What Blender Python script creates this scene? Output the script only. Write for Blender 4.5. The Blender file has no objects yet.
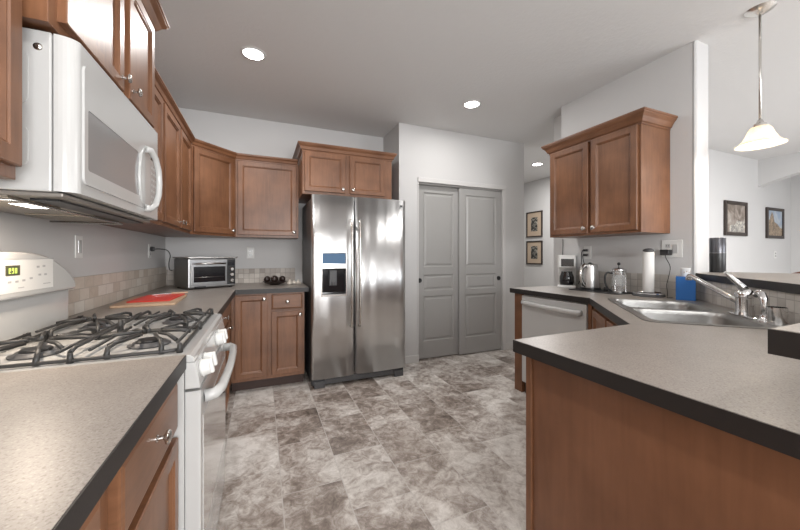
import bpy, bmesh, math, random
from mathutils import Vector, Matrix
from mathutils.geometry import tessellate_polygon
R = math.radians
random.seed(7)
SC = bpy.context.scene
COL = SC.collection

# ------------------------------------------------------------------ camera
FPX, YAW, HOR, CAMZ = 327.355, 22.911, 255.294, 1.211
cd = bpy.data.cameras.new('camera'); cam = bpy.data.objects.new('camera', cd); COL.objects.link(cam)
cam.location = (0, 0, CAMZ); cam.rotation_euler = (R(90), 0, R(-YAW))
cd.sensor_fit = 'HORIZONTAL'; cd.sensor_width = 36.0
cd.lens = FPX * 36.0 / 800.0
cd.shift_y = -(265 - HOR) / 800.0
cd.clip_start = 0.02
SC.camera = cam

# ------------------------------------------------------------------ world, lights, exposure
SC.view_settings.view_transform = 'Standard'
SC.view_settings.look = 'None'
SC.view_settings.gamma = 1.0
SC.view_settings.use_curve_mapping = False
SC.view_settings.exposure = 0.37
w = bpy.data.worlds.new('daylight'); SC.world = w; w.use_nodes = True
w.node_tree.nodes['Background'].inputs[0].default_value = (0.80, 0.88, 1.0, 1)
w.node_tree.nodes['Background'].inputs[1].default_value = 1.2

def area(name, loc, rot, sx, sy, power, color=(1, 1, 1), spread=None):
    l = bpy.data.lights.new(name, 'AREA'); l.shape = 'RECTANGLE'; l.size = sx; l.size_y = sy
    l.energy = power; l.color = color
    if spread: l.spread = R(spread)
    o = bpy.data.objects.new(name, l); COL.objects.link(o); o.location = loc; o.rotation_euler = rot
    return o
# added area lights standing in for daylight, at unseen openings behind the camera
area('window_daylight', (0.75, -2.72, 1.45), (R(90), 0, 0), 1.9, 1.3, 120, (0.98, 0.98, 0.98))
area('window_daylight', (5.2, -2.72, 1.15), (R(90), 0, 0), 2.6, 2.1, 90, (0.96, 0.98, 1.0))
LAMP_W = 10

# ------------------------------------------------------------------ materials
def _nt(name):
    m = bpy.data.materials.new(name); m.use_nodes = True
    nt = m.node_tree; return m, nt, nt.nodes['Principled BSDF']
def N(nt, t, **k):
    n = nt.nodes.new(t)
    for a, b in k.items(): setattr(n, a, b)
    return n
def basic(name, col, rough=0.5, metal=0.0, coat=0.0, bump=0, bscale=200, spec=None, trans=0, ior=None, alpha=None, aniso=0):
    m, nt, b = _nt(name)
    b.inputs['Base Color'].default_value = (*col, 1); b.inputs['Roughness'].default_value = rough
    b.inputs['Metallic'].default_value = metal; b.inputs['Coat Weight'].default_value = coat
    b.inputs['Coat Roughness'].default_value = 0.12
    if spec is not None: b.inputs['Specular IOR Level'].default_value = spec
    if trans: b.inputs['Transmission Weight'].default_value = trans
    if ior: b.inputs['IOR'].default_value = ior
    tc = N(nt, 'ShaderNodeTexCoord')
    nz = N(nt, 'ShaderNodeTexNoise'); nz.inputs['Scale'].default_value = bscale; nz.inputs['Detail'].default_value = 3
    nt.links.new(tc.outputs['Object'], nz.inputs['Vector'])
    if bump:
        bp = N(nt, 'ShaderNodeBump'); bp.inputs['Strength'].default_value = bump; bp.inputs['Distance'].default_value = 0.004
        nt.links.new(nz.outputs['Fac'], bp.inputs['Height']); nt.links.new(bp.outputs['Normal'], b.inputs['Normal'])
    else:
        mr = N(nt, 'ShaderNodeMapRange'); mr.inputs['To Min'].default_value = max(0, rough - .03); mr.inputs['To Max'].default_value = rough + .03
        nt.links.new(nz.outputs['Fac'], mr.inputs['Value']); nt.links.new(mr.outputs[0], b.inputs['Roughness'])
    return m
def ramp(nt, stops):
    r = N(nt, 'ShaderNodeValToRGB'); e = r.color_ramp.elements
    while len(e) < len(stops): e.new(0.5)
    for x, (p, c) in zip(e, stops): x.position = p; x.color = (*c, 1)
    return r
def wood(name, c1, c2, rough=0.40, vertical=True, scale=1.0):
    m, nt, b = _nt(name)
    tc = N(nt, 'ShaderNodeTexCoord'); mp = N(nt, 'ShaderNodeMapping')
    mp.inputs['Scale'].default_value = (14*scale, 14*scale, 1.2*scale) if vertical else (1.2*scale, 1.2*scale, 14*scale)
    nt.links.new(tc.outputs['Object'], mp.inputs['Vector'])
    n1 = N(nt, 'ShaderNodeTexNoise'); n1.inputs['Scale'].default_value = 4; n1.inputs['Detail'].default_value = 8; n1.inputs['Distortion'].default_value = .6
    nt.links.new(mp.outputs[0], n1.inputs['Vector'])
    n2 = N(nt, 'ShaderNodeTexNoise'); n2.inputs['Scale'].default_value = 4.5; n2.inputs['Detail'].default_value = 6
    nt.links.new(tc.outputs['Object'], n2.inputs['Vector'])
    mx = N(nt, 'ShaderNodeMix', data_type='FLOAT'); mx.inputs[0].default_value = .66
    nt.links.new(n1.outputs['Fac'], mx.inputs[2]); nt.links.new(n2.outputs['Fac'], mx.inputs[3])
    rp = ramp(nt, [(.30, c1), (.68, c2)])
    nt.links.new(mx.outputs[0], rp.inputs[0]); nt.links.new(rp.outputs[0], b.inputs['Base Color'])
    b.inputs['Roughness'].default_value = rough; b.inputs['Coat Weight'].default_value = .12; b.inputs['Coat Roughness'].default_value = .3
    bp = N(nt, 'ShaderNodeBump'); bp.inputs['Strength'].default_value = .04; bp.inputs['Distance'].default_value = .001
    nt.links.new(n1.outputs['Fac'], bp.inputs['Height']); nt.links.new(bp.outputs['Normal'], b.inputs['Normal'])
    return m
def laminate(name, base, dark, light):
    m, nt, b = _nt(name)
    tc = N(nt, 'ShaderNodeTexCoord')
    n1 = N(nt, 'ShaderNodeTexNoise'); n1.inputs['Scale'].default_value = 260; n1.inputs['Detail'].default_value = 2
    n2 = N(nt, 'ShaderNodeTexNoise'); n2.inputs['Scale'].default_value = 9; n2.inputs['Detail'].default_value = 5
    nt.links.new(tc.outputs['Object'], n1.inputs['Vector']); nt.links.new(tc.outputs['Object'], n2.inputs['Vector'])
    rp = ramp(nt, [(.30, dark), (.46, base), (.58, base), (.74, light)])
    nt.links.new(n1.outputs['Fac'], rp.inputs[0])
    mx = N(nt, 'ShaderNodeMix', data_type='RGBA', blend_type='MULTIPLY'); mx.inputs[0].default_value = .25
    nt.links.new(rp.outputs[0], mx.inputs[6]); nt.links.new(n2.outputs['Fac'], mx.inputs[7])
    nt.links.new(mx.outputs[2], b.inputs['Base Color'])
    b.inputs['Roughness'].default_value = .37
    return m
def tilemat(name, cols, bw, bh, mortar, mcol, offset=0.0, rough=.5, axis='XZ', msize=.02):
    m, nt, b = _nt(name)
    tc = N(nt, 'ShaderNodeTexCoord'); sp = N(nt, 'ShaderNodeSeparateXYZ'); cb = N(nt, 'ShaderNodeCombineXYZ')
    nt.links.new(tc.outputs['Object'], sp.inputs[0])
    nt.links.new(sp.outputs['XYZ'.index(axis[0])], cb.inputs[0]); nt.links.new(sp.outputs['XYZ'.index(axis[1])], cb.inputs[1])
    br = N(nt, 'ShaderNodeTexBrick'); br.offset = offset; br.offset_frequency = 2; br.squash = 1
    br.inputs['Scale'].default_value = 1; br.inputs['Brick Width'].default_value = bw; br.inputs['Row Height'].default_value = bh
    br.inputs['Mortar Size'].default_value = mortar; br.inputs['Mortar Smooth'].default_value = .1; br.inputs['Bias'].default_value = 0
    br.inputs['Color1'].default_value = (0, 0, 0, 1); br.inputs['Color2'].default_value = (1, 1, 1, 1); br.inputs['Mortar'].default_value = (.5, .5, .5, 1)
    nt.links.new(cb.outputs[0], br.inputs['Vector'])
    nz = N(nt, 'ShaderNodeTexNoise'); nz.inputs['Scale'].default_value = 40; nz.inputs['Detail'].default_value = 5
    nt.links.new(tc.outputs['Object'], nz.inputs['Vector'])
    ad = N(nt, 'ShaderNodeMix', data_type='FLOAT'); ad.inputs[0].default_value = .35
    nt.links.new(br.outputs['Color'], ad.inputs[2]); nt.links.new(nz.outputs['Fac'], ad.inputs[3])
    n = len(cols); rp = ramp(nt, [(.15 + .7*i/(n-1), c) for i, c in enumerate(cols)])
    nt.links.new(ad.outputs[0], rp.inputs[0])
    mx = N(nt, 'ShaderNodeMix', data_type='RGBA'); nt.links.new(br.outputs['Fac'], mx.inputs[0])
    nt.links.new(rp.outputs[0], mx.inputs[6]); mx.inputs[7].default_value = (*mcol, 1)
    nt.links.new(mx.outputs[2], b.inputs['Base Color']); b.inputs['Roughness'].default_value = rough
    bp = N(nt, 'ShaderNodeBump', invert=True); bp.inputs['Strength'].default_value = .5; bp.inputs['Distance'].default_value = .002
    nt.links.new(br.outputs['Fac'], bp.inputs['Height']); nt.links.new(bp.outputs['Normal'], b.inputs['Normal'])
    return m
def floormat():
    m, nt, b = _nt('stone_floor_tile')
    tc = N(nt, 'ShaderNodeTexCoord'); sp = N(nt, 'ShaderNodeSeparateXYZ'); cb = N(nt, 'ShaderNodeCombineXYZ')
    mp = N(nt, 'ShaderNodeMapping'); mp.inputs['Location'].default_value = (-.095, -.15, 0)
    nt.links.new(tc.outputs['Object'], mp.inputs['Vector']); nt.links.new(mp.outputs[0], sp.inputs[0])
    nt.links.new(sp.outputs[1], cb.inputs[0]); nt.links.new(sp.outputs[0], cb.inputs[1])
    br = N(nt, 'ShaderNodeTexBrick'); br.offset = .5; br.offset_frequency = 2
    br.inputs['Scale'].default_value = 1; br.inputs['Brick Width'].default_value = .457; br.inputs['Row Height'].default_value = .305
    br.inputs['Mortar Size'].default_value = .0022; br.inputs['Mortar Smooth'].default_value = .2
    br.inputs['Color1'].default_value = (0, 0, 0, 1); br.inputs['Color2'].default_value = (1, 1, 1, 1)
    nt.links.new(cb.outputs[0], br.inputs['Vector'])
    # shift the marbling per tile
    mul = N(nt, 'ShaderNodeVectorMath', operation='SCALE'); mul.inputs['Scale'].default_value = 9
    nt.links.new(br.outputs['Color'], mul.inputs[0])
    add = N(nt, 'ShaderNodeVectorMath', operation='ADD'); nt.links.new(tc.outputs['Object'], add.inputs[0]); nt.links.new(mul.outputs[0], add.inputs[1])
    n1 = N(nt, 'ShaderNodeTexNoise'); n1.inputs['Scale'].default_value = 2.6; n1.inputs['Detail'].default_value = 10; n1.inputs['Roughness'].default_value = .66; n1.inputs['Distortion'].default_value = .9
    nt.links.new(add.outputs[0], n1.inputs['Vector'])
    n2 = N(nt, 'ShaderNodeTexNoise'); n2.inputs['Scale'].default_value = 17; n2.inputs['Detail'].default_value = 8; n2.inputs['Roughness'].default_value = .75; n2.inputs['Distortion'].default_value = .8
    nt.links.new(add.outputs[0], n2.inputs['Vector'])
    a = N(nt, 'ShaderNodeMix', data_type='FLOAT'); a.inputs[0].default_value = .45
    nt.links.new(n1.outputs['Fac'], a.inputs[2]); nt.links.new(n2.outputs['Fac'], a.inputs[3])
    t = N(nt, 'ShaderNodeMath', operation='MULTIPLY_ADD'); t.inputs[1].default_value = .12; t.inputs[2].default_value = -.060
    nt.links.new(br.outputs['Color'], t.inputs[0])
    s = N(nt, 'ShaderNodeMath', operation='ADD'); nt.links.new(a.outputs[0], s.inputs[0]); nt.links.new(t.outputs[0], s.inputs[1])
    rp = ramp(nt, [(.33, (.11, .088, .073)), (.42, (.25, .205, .175)), (.475, (.39, .34, .305)), (.53, (.56, .52, .48)), (.64, (.80, .77, .73))])
    nt.links.new(s.outputs[0], rp.inputs[0])
    mx = N(nt, 'ShaderNodeMix', data_type='RGBA'); nt.links.new(br.outputs['Fac'], mx.inputs[0])
    nt.links.new(rp.outputs[0], mx.inputs[6]); mx.inputs[7].default_value = (.52, .49, .46, 1)
    nt.links.new(mx.outputs[2], b.inputs['Base Color']); b.inputs['Roughness'].default_value = .38
    bp = N(nt, 'ShaderNodeBump'); bp.inputs['Strength'].default_value = .12; bp.inputs['Distance'].default_value = .002
    nt.links.new(n2.outputs['Fac'], bp.inputs['Height']); nt.links.new(bp.outputs['Normal'], b.inputs['Normal'])
    return m
def steelmat(name, base=(.60, .60, .60), rough=.24, axis=(60, 60, 1.0), wav=.02):
    m, nt, b = _nt(name)
    b.inputs['Metallic'].default_value = 1; b.inputs['Base Color'].default_value = (*base, 1)
    tc = N(nt, 'ShaderNodeTexCoord'); mp = N(nt, 'ShaderNodeMapping'); mp.inputs['Scale'].default_value = axis
    nt.links.new(tc.outputs['Object'], mp.inputs['Vector'])
    n1 = N(nt, 'ShaderNodeTexNoise'); n1.inputs['Scale'].default_value = 5; n1.inputs['Detail'].default_value = 4
    nt.links.new(mp.outputs[0], n1.inputs['Vector'])
    mr = N(nt, 'ShaderNodeMapRange'); mr.inputs['To Min'].default_value = rough - .02; mr.inputs['To Max'].default_value = rough + .03
    nt.links.new(n1.outputs['Fac'], mr.inputs['Value']); nt.links.new(mr.outputs[0], b.inputs['Roughness'])
    n2 = N(nt, 'ShaderNodeTexNoise'); n2.inputs['Scale'].default_value = 1.0; n2.inputs['Detail'].default_value = 0.6
    mp2 = N(nt, 'ShaderNodeMapping'); mp2.inputs['Scale'].default_value = (8, 8, .12)
    nt.links.new(tc.outputs['Object'], mp2.inputs['Vector']); nt.links.new(mp2.outputs[0], n2.inputs['Vector'])
    bp = N(nt, 'ShaderNodeBump'); bp.inputs['Strength'].default_value = .6; bp.inputs['Distance'].default_value = wav
    nt.links.new(n2.outputs['Fac'], bp.inputs['Height']); nt.links.new(bp.outputs['Normal'], b.inputs['Normal'])
    return m
def emit(name, col, strength):
    m, nt, b = _nt(name)
    b.inputs['Base Color'].default_value = (*col, 1); b.inputs['Emission Color'].default_value = (*col, 1); b.inputs['Emission Strength'].default_value = strength
    return m
def art(name, stops, scale, detail=6, dist=1.5):
    m, nt, b = _nt(name); tc = N(nt, 'ShaderNodeTexCoord'); nz = N(nt, 'ShaderNodeTexNoise')
    nz.inputs['Scale'].default_value = scale; nz.inputs['Detail'].default_value = detail; nz.inputs['Distortion'].default_value = dist
    nt.links.new(tc.outputs['Object'], nz.inputs['Vector']); rp = ramp(nt, stops)
    nt.links.new(nz.outputs['Fac'], rp.inputs[0]); nt.links.new(rp.outputs[0], b.inputs['Base Color']); b.inputs['Roughness'].default_value = .35
    return m

M = {}
M['wall'] = basic('wall_paint', (.58, .575, .57), .65, bump=.10, bscale=90)
M['ceiling'] = basic('ceiling_paint', (.68, .675, .67), .8, bump=.5, bscale=42)
M['trim'] = basic('white_trim_paint', (.61, .60, .59), .4)
M['doorpaint'] = basic('grey_door_paint', (.36, .355, .345), .38)
M['wood'] = wood('stained_maple', (.110, .044, .019), (.245, .110, .053))
M['wood_h'] = wood('stained_maple_crosswise', (.110, .044, .019), (.245, .110, .053), vertical=False)
M['wood_panel'] = wood('stained_maple_panel', (.135, .054, .024), (.225, .098, .048), scale=.8)
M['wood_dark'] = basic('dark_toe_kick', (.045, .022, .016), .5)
M['lam'] = laminate('speckled_laminate', (.34, .305, .275), (.22, .19, .165), (.45, .41, .375))
M['band'] = basic('dark_counter_edge', (.016, .013, .012), .45)
M['white'] = basic('white_enamel', (.53, .53, .52), .20, coat=.5)
M['white_matte'] = basic('white_plastic', (.72, .72, .70), .42)
M['offwhite'] = basic('grey_print', (.42, .42, .42), .5)
M['black_iron'] = basic('cast_iron', (.030, .029, .028), .42, bump=.15, bscale=500)
M['black'] = basic('black_plastic', (.018, .018, .019), .35)
M['blackglass'] = basic('black_glass', (.012, .012, .014), .08, coat=.6)
M['steel'] = steelmat('brushed_steel', (.70, .70, .70), .30, wav=.03)
M['steel_dark'] = steelmat('dark_brushed_steel', (.33, .33, .33), .33, wav=.004)
M['steel_sink'] = basic('satin_sink_steel', (.38, .375, .365), .36, metal=1)
M['chrome'] = basic('chrome', (.70, .70, .70), .13, metal=1)
M['nickel'] = basic('satin_nickel', (.66, .64, .61), .24, metal=1)
M['fridge_side'] = basic('dark_grey_fridge_side', (.075, .075, .078), .45)
M['glassgrey'] = basic('tinted_oven_window', (.30, .30, .30), .10, coat=.7)
M['ovenglass'] = basic('white_oven_door_glass', (.50, .49, .48), .07, coat=1)
M['glass'] = basic('clear_glass', (.85, .87, .87), .04)
M['glass'].node_tree.nodes['Principled BSDF'].inputs['Alpha'].default_value = .22
M['coffee'] = basic('dark_coffee', (.06, .025, .012), .1)
M['blue'] = basic('blue_box_card', (.015, .13, .42), .45)
M['red'] = basic('red_cutting_mat', (.62, .045, .03), .45)
M['board'] = wood('pale_cutting_board', (.42, .27, .17), (.58, .41, .28), rough=.5)
M['paper'] = basic('paper_towel', (.82, .81, .79), .85, bump=.25, bscale=160)
M['avocado'] = basic('dark_fruit_skin', (.030, .018, .014), .32, bump=.2, bscale=120)
M['garlic'] = basic('garlic_skin', (.62, .57, .50), .6)
M['display'] = emit('green_clock_display', (.07, .068, .04), .12)
M['digits'] = emit('clock_digits', (.55, .75, .15), .45)
M['bluedisp'] = emit('blue_touch_display', (.04, .10, .19), .30)
M['lamp'] = emit('lamp_lens', (1, .97, .93), 14)
M['hoodlamp'] = emit('hood_lamp_lens', (1, .93, .84), 9)
M['filter'] = basic('greasy_metal_filter', (.32, .28, .23), .4, metal=.8, bump=.5, bscale=300)
M['under'] = basic('beige_hood_metal', (.30, .275, .25), .42, metal=.5)
M['mat_tan'] = basic('tan_picture_mat', (.46, .36, .27), .8)
M['frame_dark'] = basic('dark_picture_frame', (.032, .022, .018), .4)
M['art1'] = art('dark_botanical_print', [(.42, (.02, .02, .02)), (.5, (.06, .06, .055)), (.58, (.40, .38, .33))], 22)
M['art2'] = art('faded_landscape_print', [(.35, (.11, .085, .065)), (.5, (.24, .20, .17)), (.65, (.42, .38, .34))], 5)
M['sky_art'] = art('painted_sky', [(.4, (.30, .38, .50)), (.6, (.48, .52, .55))], 4)
M['rock_art'] = art('painted_rock', [(.4, (.13, .09, .06)), (.6, (.40, .30, .20))], 22)
M['snow_art'] = art('painted_water', [(.4, (.22, .21, .20)), (.6, (.60, .57, .50))], 14)
M['splashL'] = tilemat('travertine_brick_tile', [(.50, .43, .36), (.58, .51, .44), (.64, .58, .51), (.70, .66, .60)], .104, .062, .0022, (.46, .41, .36), offset=.5)
M['splashB'] = tilemat('square_mosaic_tile', [(.33, .29, .255), (.42, .375, .335), (.50, .455, .41), (.57, .53, .48)], .052, .052, .0022, (.27, .24, .215))
M['splashR'] = tilemat('square_travertine_tile', [(.44, .41, .375), (.50, .47, .43), (.56, .53, .49), (.62, .59, .55)], .0525, .0525, .0018, (.36, .335, .31))
M['floor'] = floormat()
def shade_glass():
    m, nt, b = _nt('alabaster_shade_glass')
    b.inputs['Base Color'].default_value = (.72, .66, .56, 1); b.inputs['Roughness'].default_value = .35
    b.inputs['Emission Color'].default_value = (1, .93, .80, 1); b.inputs['Emission Strength'].default_value = .15
    nz = N(nt, 'ShaderNodeTexNoise'); nz.inputs['Scale'].default_value = 18; nz.inputs['Detail'].default_value = 5
    tr = N(nt, 'ShaderNodeBsdfTranslucent'); rp = ramp(nt, [(.3, (.75, .62, .45)), (.7, (1, .96, .88))])
    nt.links.new(nz.outputs['Fac'], rp.inputs[0]); nt.links.new(rp.outputs[0], tr.inputs['Color'])
    mx = N(nt, 'ShaderNodeMixShader'); mx.inputs[0].default_value = .35
    out = nt.nodes['Material Output']
    nt.links.new(b.outputs[0], mx.inputs[1]); nt.links.new(tr.outputs[0], mx.inputs[2]); nt.links.new(mx.outputs[0], out.inputs[0])
    return m
M['shade'] = shade_glass()

# ------------------------------------------------------------------ mesh helpers
class MB:
    """collects shapes; world=True: coordinates are in the room, turned into the parent's frame when built"""
    def __init__(s, world=True): s.bm = bmesh.new(); s.world = world; s.X = None
    def _tr(s, vs):
        if s.X is not None:
            for v in vs: v.co = s.X @ v.co
    def _merge(s, b, bev=0, seg=2, smooth=False):
        if bev:
            bmesh.ops.bevel(b, geom=[e for e in b.edges if e.is_manifold and e.calc_face_angle(0) > .5], offset=bev, segments=seg, profile=.5, affect='EDGES', clamp_overlap=True)
        if s.X is not None: bmesh.ops.transform(b, matrix=s.X, verts=b.verts)
        bmesh.ops.recalc_face_normals(b, faces=b.faces)
        if smooth:
            for f in b.faces: f.smooth = True
            for e in b.edges:
                if e.is_manifold and e.calc_face_angle(0) > .75: e.smooth = False
        me = bpy.data.meshes.new('t'); b.to_mesh(me); b.free(); s.bm.from_mesh(me); bpy.data.meshes.remove(me)
        return s
    def box(s, x0, x1, y0, y1, z0, z1, bev=0, seg=2):
        b = bmesh.new(); bmesh.ops.create_cube(b, size=1)
        for v in b.verts: v.co = Vector(((x0+x1)/2 + v.co.x*(x1-x0), (y0+y1)/2 + v.co.y*(y1-y0), (z0+z1)/2 + v.co.z*(z1-z0)))
        return s._merge(b, bev, seg)
    def prism(s, poly, lo, hi, axis='z', bev=0, seg=2):
        """poly in the plane across axis: z->(x,y), x->(y,z), y->(x,z)"""
        b = bmesh.new()
        def mk(p, t): return {'z': (p[0], p[1], t), 'x': (t, p[0], p[1]), 'y': (p[0], t, p[1])}[axis]
        a = [b.verts.new(mk(p, lo)) for p in poly]; c = [b.verts.new(mk(p, hi)) for p in poly]
        n = len(poly)
        b.faces.new(a); b.faces.new(c)
        for i in range(n): b.faces.new((a[i], a[(i+1) % n], c[(i+1) % n], c[i]))
        bmesh.ops.recalc_face_normals(b, faces=b.faces)
        return s._merge(b, bev, seg)
    def slab_hole(s, outer, holes, z0, z1):
        b = bmesh.new(); loops = [outer] + holes
        flat = [p for l in loops for p in l]
        tris = tessellate_polygon([[Vector((p[0], p[1], 0)) for p in l] for l in loops])
        lo = [b.verts.new((p[0], p[1], z0)) for p in flat]; hi = [b.verts.new((p[0], p[1], z1)) for p in flat]
        for t in tris:
            try: b.faces.new([hi[i] for i in t]); b.faces.new([lo[i] for i in t])
            except ValueError: pass
        k = 0
        for l in loops:
            n = len(l)
            for i in range(n):
                a, c = k+i, k+(i+1) % n
                b.faces.new((lo[a], lo[c], hi[c], hi[a]))
            k += n
        return s._merge(b)
    def lathe(s, prof, c=(0, 0, 0), seg=24, axis='z', smooth=True):
        b = bmesh.new(); rings = []
        for r, z in prof:
            if r < 1e-5: rings.append([b.verts.new((0, 0, z))]); continue
            rings.append([b.verts.new((r*math.cos(2*math.pi*i/seg), r*math.sin(2*math.pi*i/seg), z)) for i in range(seg)])
        for A, B in zip(rings, rings[1:]):
            if len(A) == 1 and len(B) == 1: continue
            for i in range(seg):
                j = (i+1) % seg
                if len(A) == 1: b.faces.new((A[0], B[i], B[j]))
                elif len(B) == 1: b.faces.new((A[i], A[j], B[0]))
                else: b.faces.new((A[i], A[j], B[j], B[i]))
        if axis == 'x': bmesh.ops.rotate(b, matrix=Matrix.Rotation(R(90), 3, 'Y'), verts=b.verts)
        if axis == '-y': bmesh.ops.rotate(b, matrix=Matrix.Rotation(R(90), 3, 'X'), verts=b.verts)
        if isinstance(axis, Matrix): bmesh.ops.rotate(b, matrix=axis, verts=b.verts)
        bmesh.ops.translate(b, vec=c, verts=b.verts)
        return s._merge(b, smooth=smooth)
    def cyl(s, p0, p1, r, seg=20, r2=None, smooth=True):
        p0, p1 = Vector(p0), Vector(p1); d = p1-p0; q = d.to_track_quat('Z', 'Y').to_matrix()
        r2 = r if r2 is None else r2
        return s.lathe([(0, 0), (r, 0), (r2, d.length), (0, d.length)], p0, seg, q, smooth) if False else s._cyl(p0, q, d.length, r, r2, seg)
    def _cyl(s, p0, q, L, r, r2, seg):
        b = bmesh.new()
        A = [b.verts.new((r*math.cos(2*math.pi*i/seg), r*math.sin(2*math.pi*i/seg), 0)) for i in range(seg)]
        B = [b.verts.new((r2*math.cos(2*math.pi*i/seg), r2*math.sin(2*math.pi*i/seg), L)) for i in range(seg)]
        b.faces.new(A); b.faces.new(B)
        for i in range(seg):
            f = b.faces.new((A[i], A[(i+1) % seg], B[(i+1) % seg], B[i])); f.smooth = True
        bmesh.ops.rotate(b, matrix=q, verts=b.verts); bmesh.ops.translate(b, vec=p0, verts=b.verts)
        return s._merge(b)
    def tube(s, pts, r, seg=8, smooth_n=0, closed=False, flat=1.0):
        pts = [Vector(p) for p in pts]
        if smooth_n: pts = catmull(pts, smooth_n, closed)
        n = len(pts); b = bmesh.new(); rings = []
        up = None
        for i, p in enumerate(pts):
            if closed: t = pts[(i+1) % n] - pts[i-1]
            else: t = pts[min(i+1, n-1)] - pts[max(i-1, 0)]
            t.normalize()
            if up is None:
                up = Vector((0, 0, 1)) if abs(t.z) < .9 else Vector((1, 0, 0))
            up = (up - t*up.dot(t)).normalized(); sd = t.cross(up)
            rr = r[i] if isinstance(r, (list, tuple)) else r
            rings.append([b.verts.new(p + up*rr*flat*math.sin(2*math.pi*k/seg) + sd*rr*math.cos(2*math.pi*k/seg)) for k in range(seg)])
        m = n if closed else n-1
        for i in range(m):
            A, B = rings[i], rings[(i+1) % n]
            for k in range(seg):
                f = b.faces.new((A[k], A[(k+1) % seg], B[(k+1) % seg], B[k])); f.smooth = True
        if not closed: b.faces.new(rings[0]); b.faces.new(rings[-1])
        return s._merge(b)
    def panel(s, x0, x1, z0, z1, prof):
        """door or drawer front facing -Y: prof = [(inset, y), ...] from the back outer edge to the middle"""
        b = bmesh.new(); rings = []
        for ins, y in prof:
            rings.append([b.verts.new(q) for q in ((x0+ins, y, z0+ins), (x1-ins, y, z0+ins), (x1-ins, y, z1-ins), (x0+ins, y, z1-ins))])
        b.faces.new(rings[0])
        for A, B in zip(rings, rings[1:]):
            for k in range(4): b.faces.new((A[k], A[(k+1) % 4], B[(k+1) % 4], B[k]))
        b.faces.new(rings[-1])
        return s._merge(b)
    def ball(s, c, r, sc=(1, 1, 1), seg=16):
        b = bmesh.new(); bmesh.ops.create_uvsphere(b, u_segments=seg, v_segments=seg//2+2, radius=r)
        for v in b.verts: v.co = Vector((v.co.x*sc[0]+c[0], v.co.y*sc[1]+c[1], v.co.z*sc[2]+c[2]))
        return s._merge(b, smooth=True)
    def build(s, name, mat, parent=None):
        me = bpy.data.meshes.new(name)
        if parent is not None and s.world:
            bmesh.ops.transform(s.bm, matrix=wm(parent).inverted(), verts=s.bm.verts)
        s.bm.to_mesh(me); s.bm.free(); me.materials.append(M[mat] if isinstance(mat, str) else mat)
        o = bpy.data.objects.new(name, me); COL.objects.link(o)
        if parent is not None: o.parent = parent
        return o
def wm(o):
    m = o.matrix_basis.copy() if o.type != 'X' else None
    return (wm(o.parent) @ m) if o.parent else m
def catmull(P, n, closed=False):
    out = []; m = len(P); rng = m if closed else m-1
    for i in range(rng):
        a = P[(i-1) % m] if closed or i > 0 else P[0]*2-P[1]
        b_, c = P[i], P[(i+1) % m]
        d = P[(i+2) % m] if closed or i+2 < m else P[-1]*2-P[-2]
        for k in range(n):
            t = k/n
            out.append(.5*((2*b_) + (c-a)*t + (2*a-5*b_+4*c-d)*t*t + (3*b_-a-3*c+d)*t**3))
    if not closed: out.append(P[-1].copy())
    return out
def thing(name, label, cat, loc=(0, 0, 0), rot=0, group=None):
    o = bpy.data.objects.new(name, None); COL.objects.link(o); o.empty_display_size = .1
    o.location = loc; o.rotation_euler = (0, 0, rot); o['label'] = label; o['category'] = cat
    if group: o['group'] = group
    return o
def tag(o, label, cat, group=None):
    o['label'] = label; o['category'] = cat
    if group: o['group'] = group
    return o
def struct(name, mb, mat, parent=None):
    o = mb.build(name, mat, parent)
    if parent is None: o['kind'] = 'structure'
    return o
def rrect(x0, x1, y0, y1, r, n=5):
    P = []
    for cx, cy, a0 in ((x1-r, y1-r, 0), (x0+r, y1-r, 90), (x0+r, y0+r, 180), (x1-r, y0+r, 270)):
        for k in range(n+1):
            a = R(a0+90*k/n); P.append((cx+r*math.cos(a), cy+r*math.sin(a)))
    return P
def offset_poly(path, d):
    """offset an open 2D polyline to its right by d, mitred"""
    out = []; n = len(path)
    for i in range(n):
        ns = []
        if i > 0: ns.append(_rn(path[i-1], path[i]))
        if i < n-1: ns.append(_rn(path[i], path[i+1]))
        if len(ns) == 1: v = ns[0]*d
        else:
            m = (ns[0]+ns[1]); m = m/m.length; v = m*(d/max(.3, m.dot(ns[0])))
        out.append(Vector(path[i])+v)
    return out
def _rn(a, b):
    t = (Vector(b)-Vector(a)).normalized(); return Vector((t.y, -t.x))
def sweep_segments(path, prof):
    """prof: closed list of (out, z); returns one MB per segment of the path, mitred together; out is to the right of travel"""
    offs = {d: offset_poly(path, d) for d in {p[0] for p in prof}}
    res = []
    for i in range(len(path)-1):
        mb = MB(); b = bmesh.new()
        A = [b.verts.new((*offs[o][i], z)) for o, z in prof]; B = [b.verts.new((*offs[o][i+1], z)) for o, z in prof]
        n = len(prof)
        for k in range(n): b.faces.new((A[k], A[(k+1) % n], B[(k+1) % n], B[k]))
        b.faces.new(A); b.faces.new(B)
        mb._merge(b); res.append(mb)
    return res

# ------------------------------------------------------------------ room shell
XL, YB, ZC = -.868, 3.85, 2.68
YR = -2.6          # rear wall behind the camera
XE = 8.16          # far end of the dining room
struct('floor', MB().box(XL-.1, XE+.1, YR-.1, 6.6, -.08, 0), 'floor')
struct('ceiling', MB().box(XL-.1, XE+.1, YR-.1, 6.6, ZC, ZC+.1), 'ceiling')
struct('wall_left', MB().box(XL-.1, XL, YR, YB+.1, 0, ZC), 'wall')
struct('wall_back', MB().box(XL, 1.40, YB, YB+.1, 0, ZC), 'wall')
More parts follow.
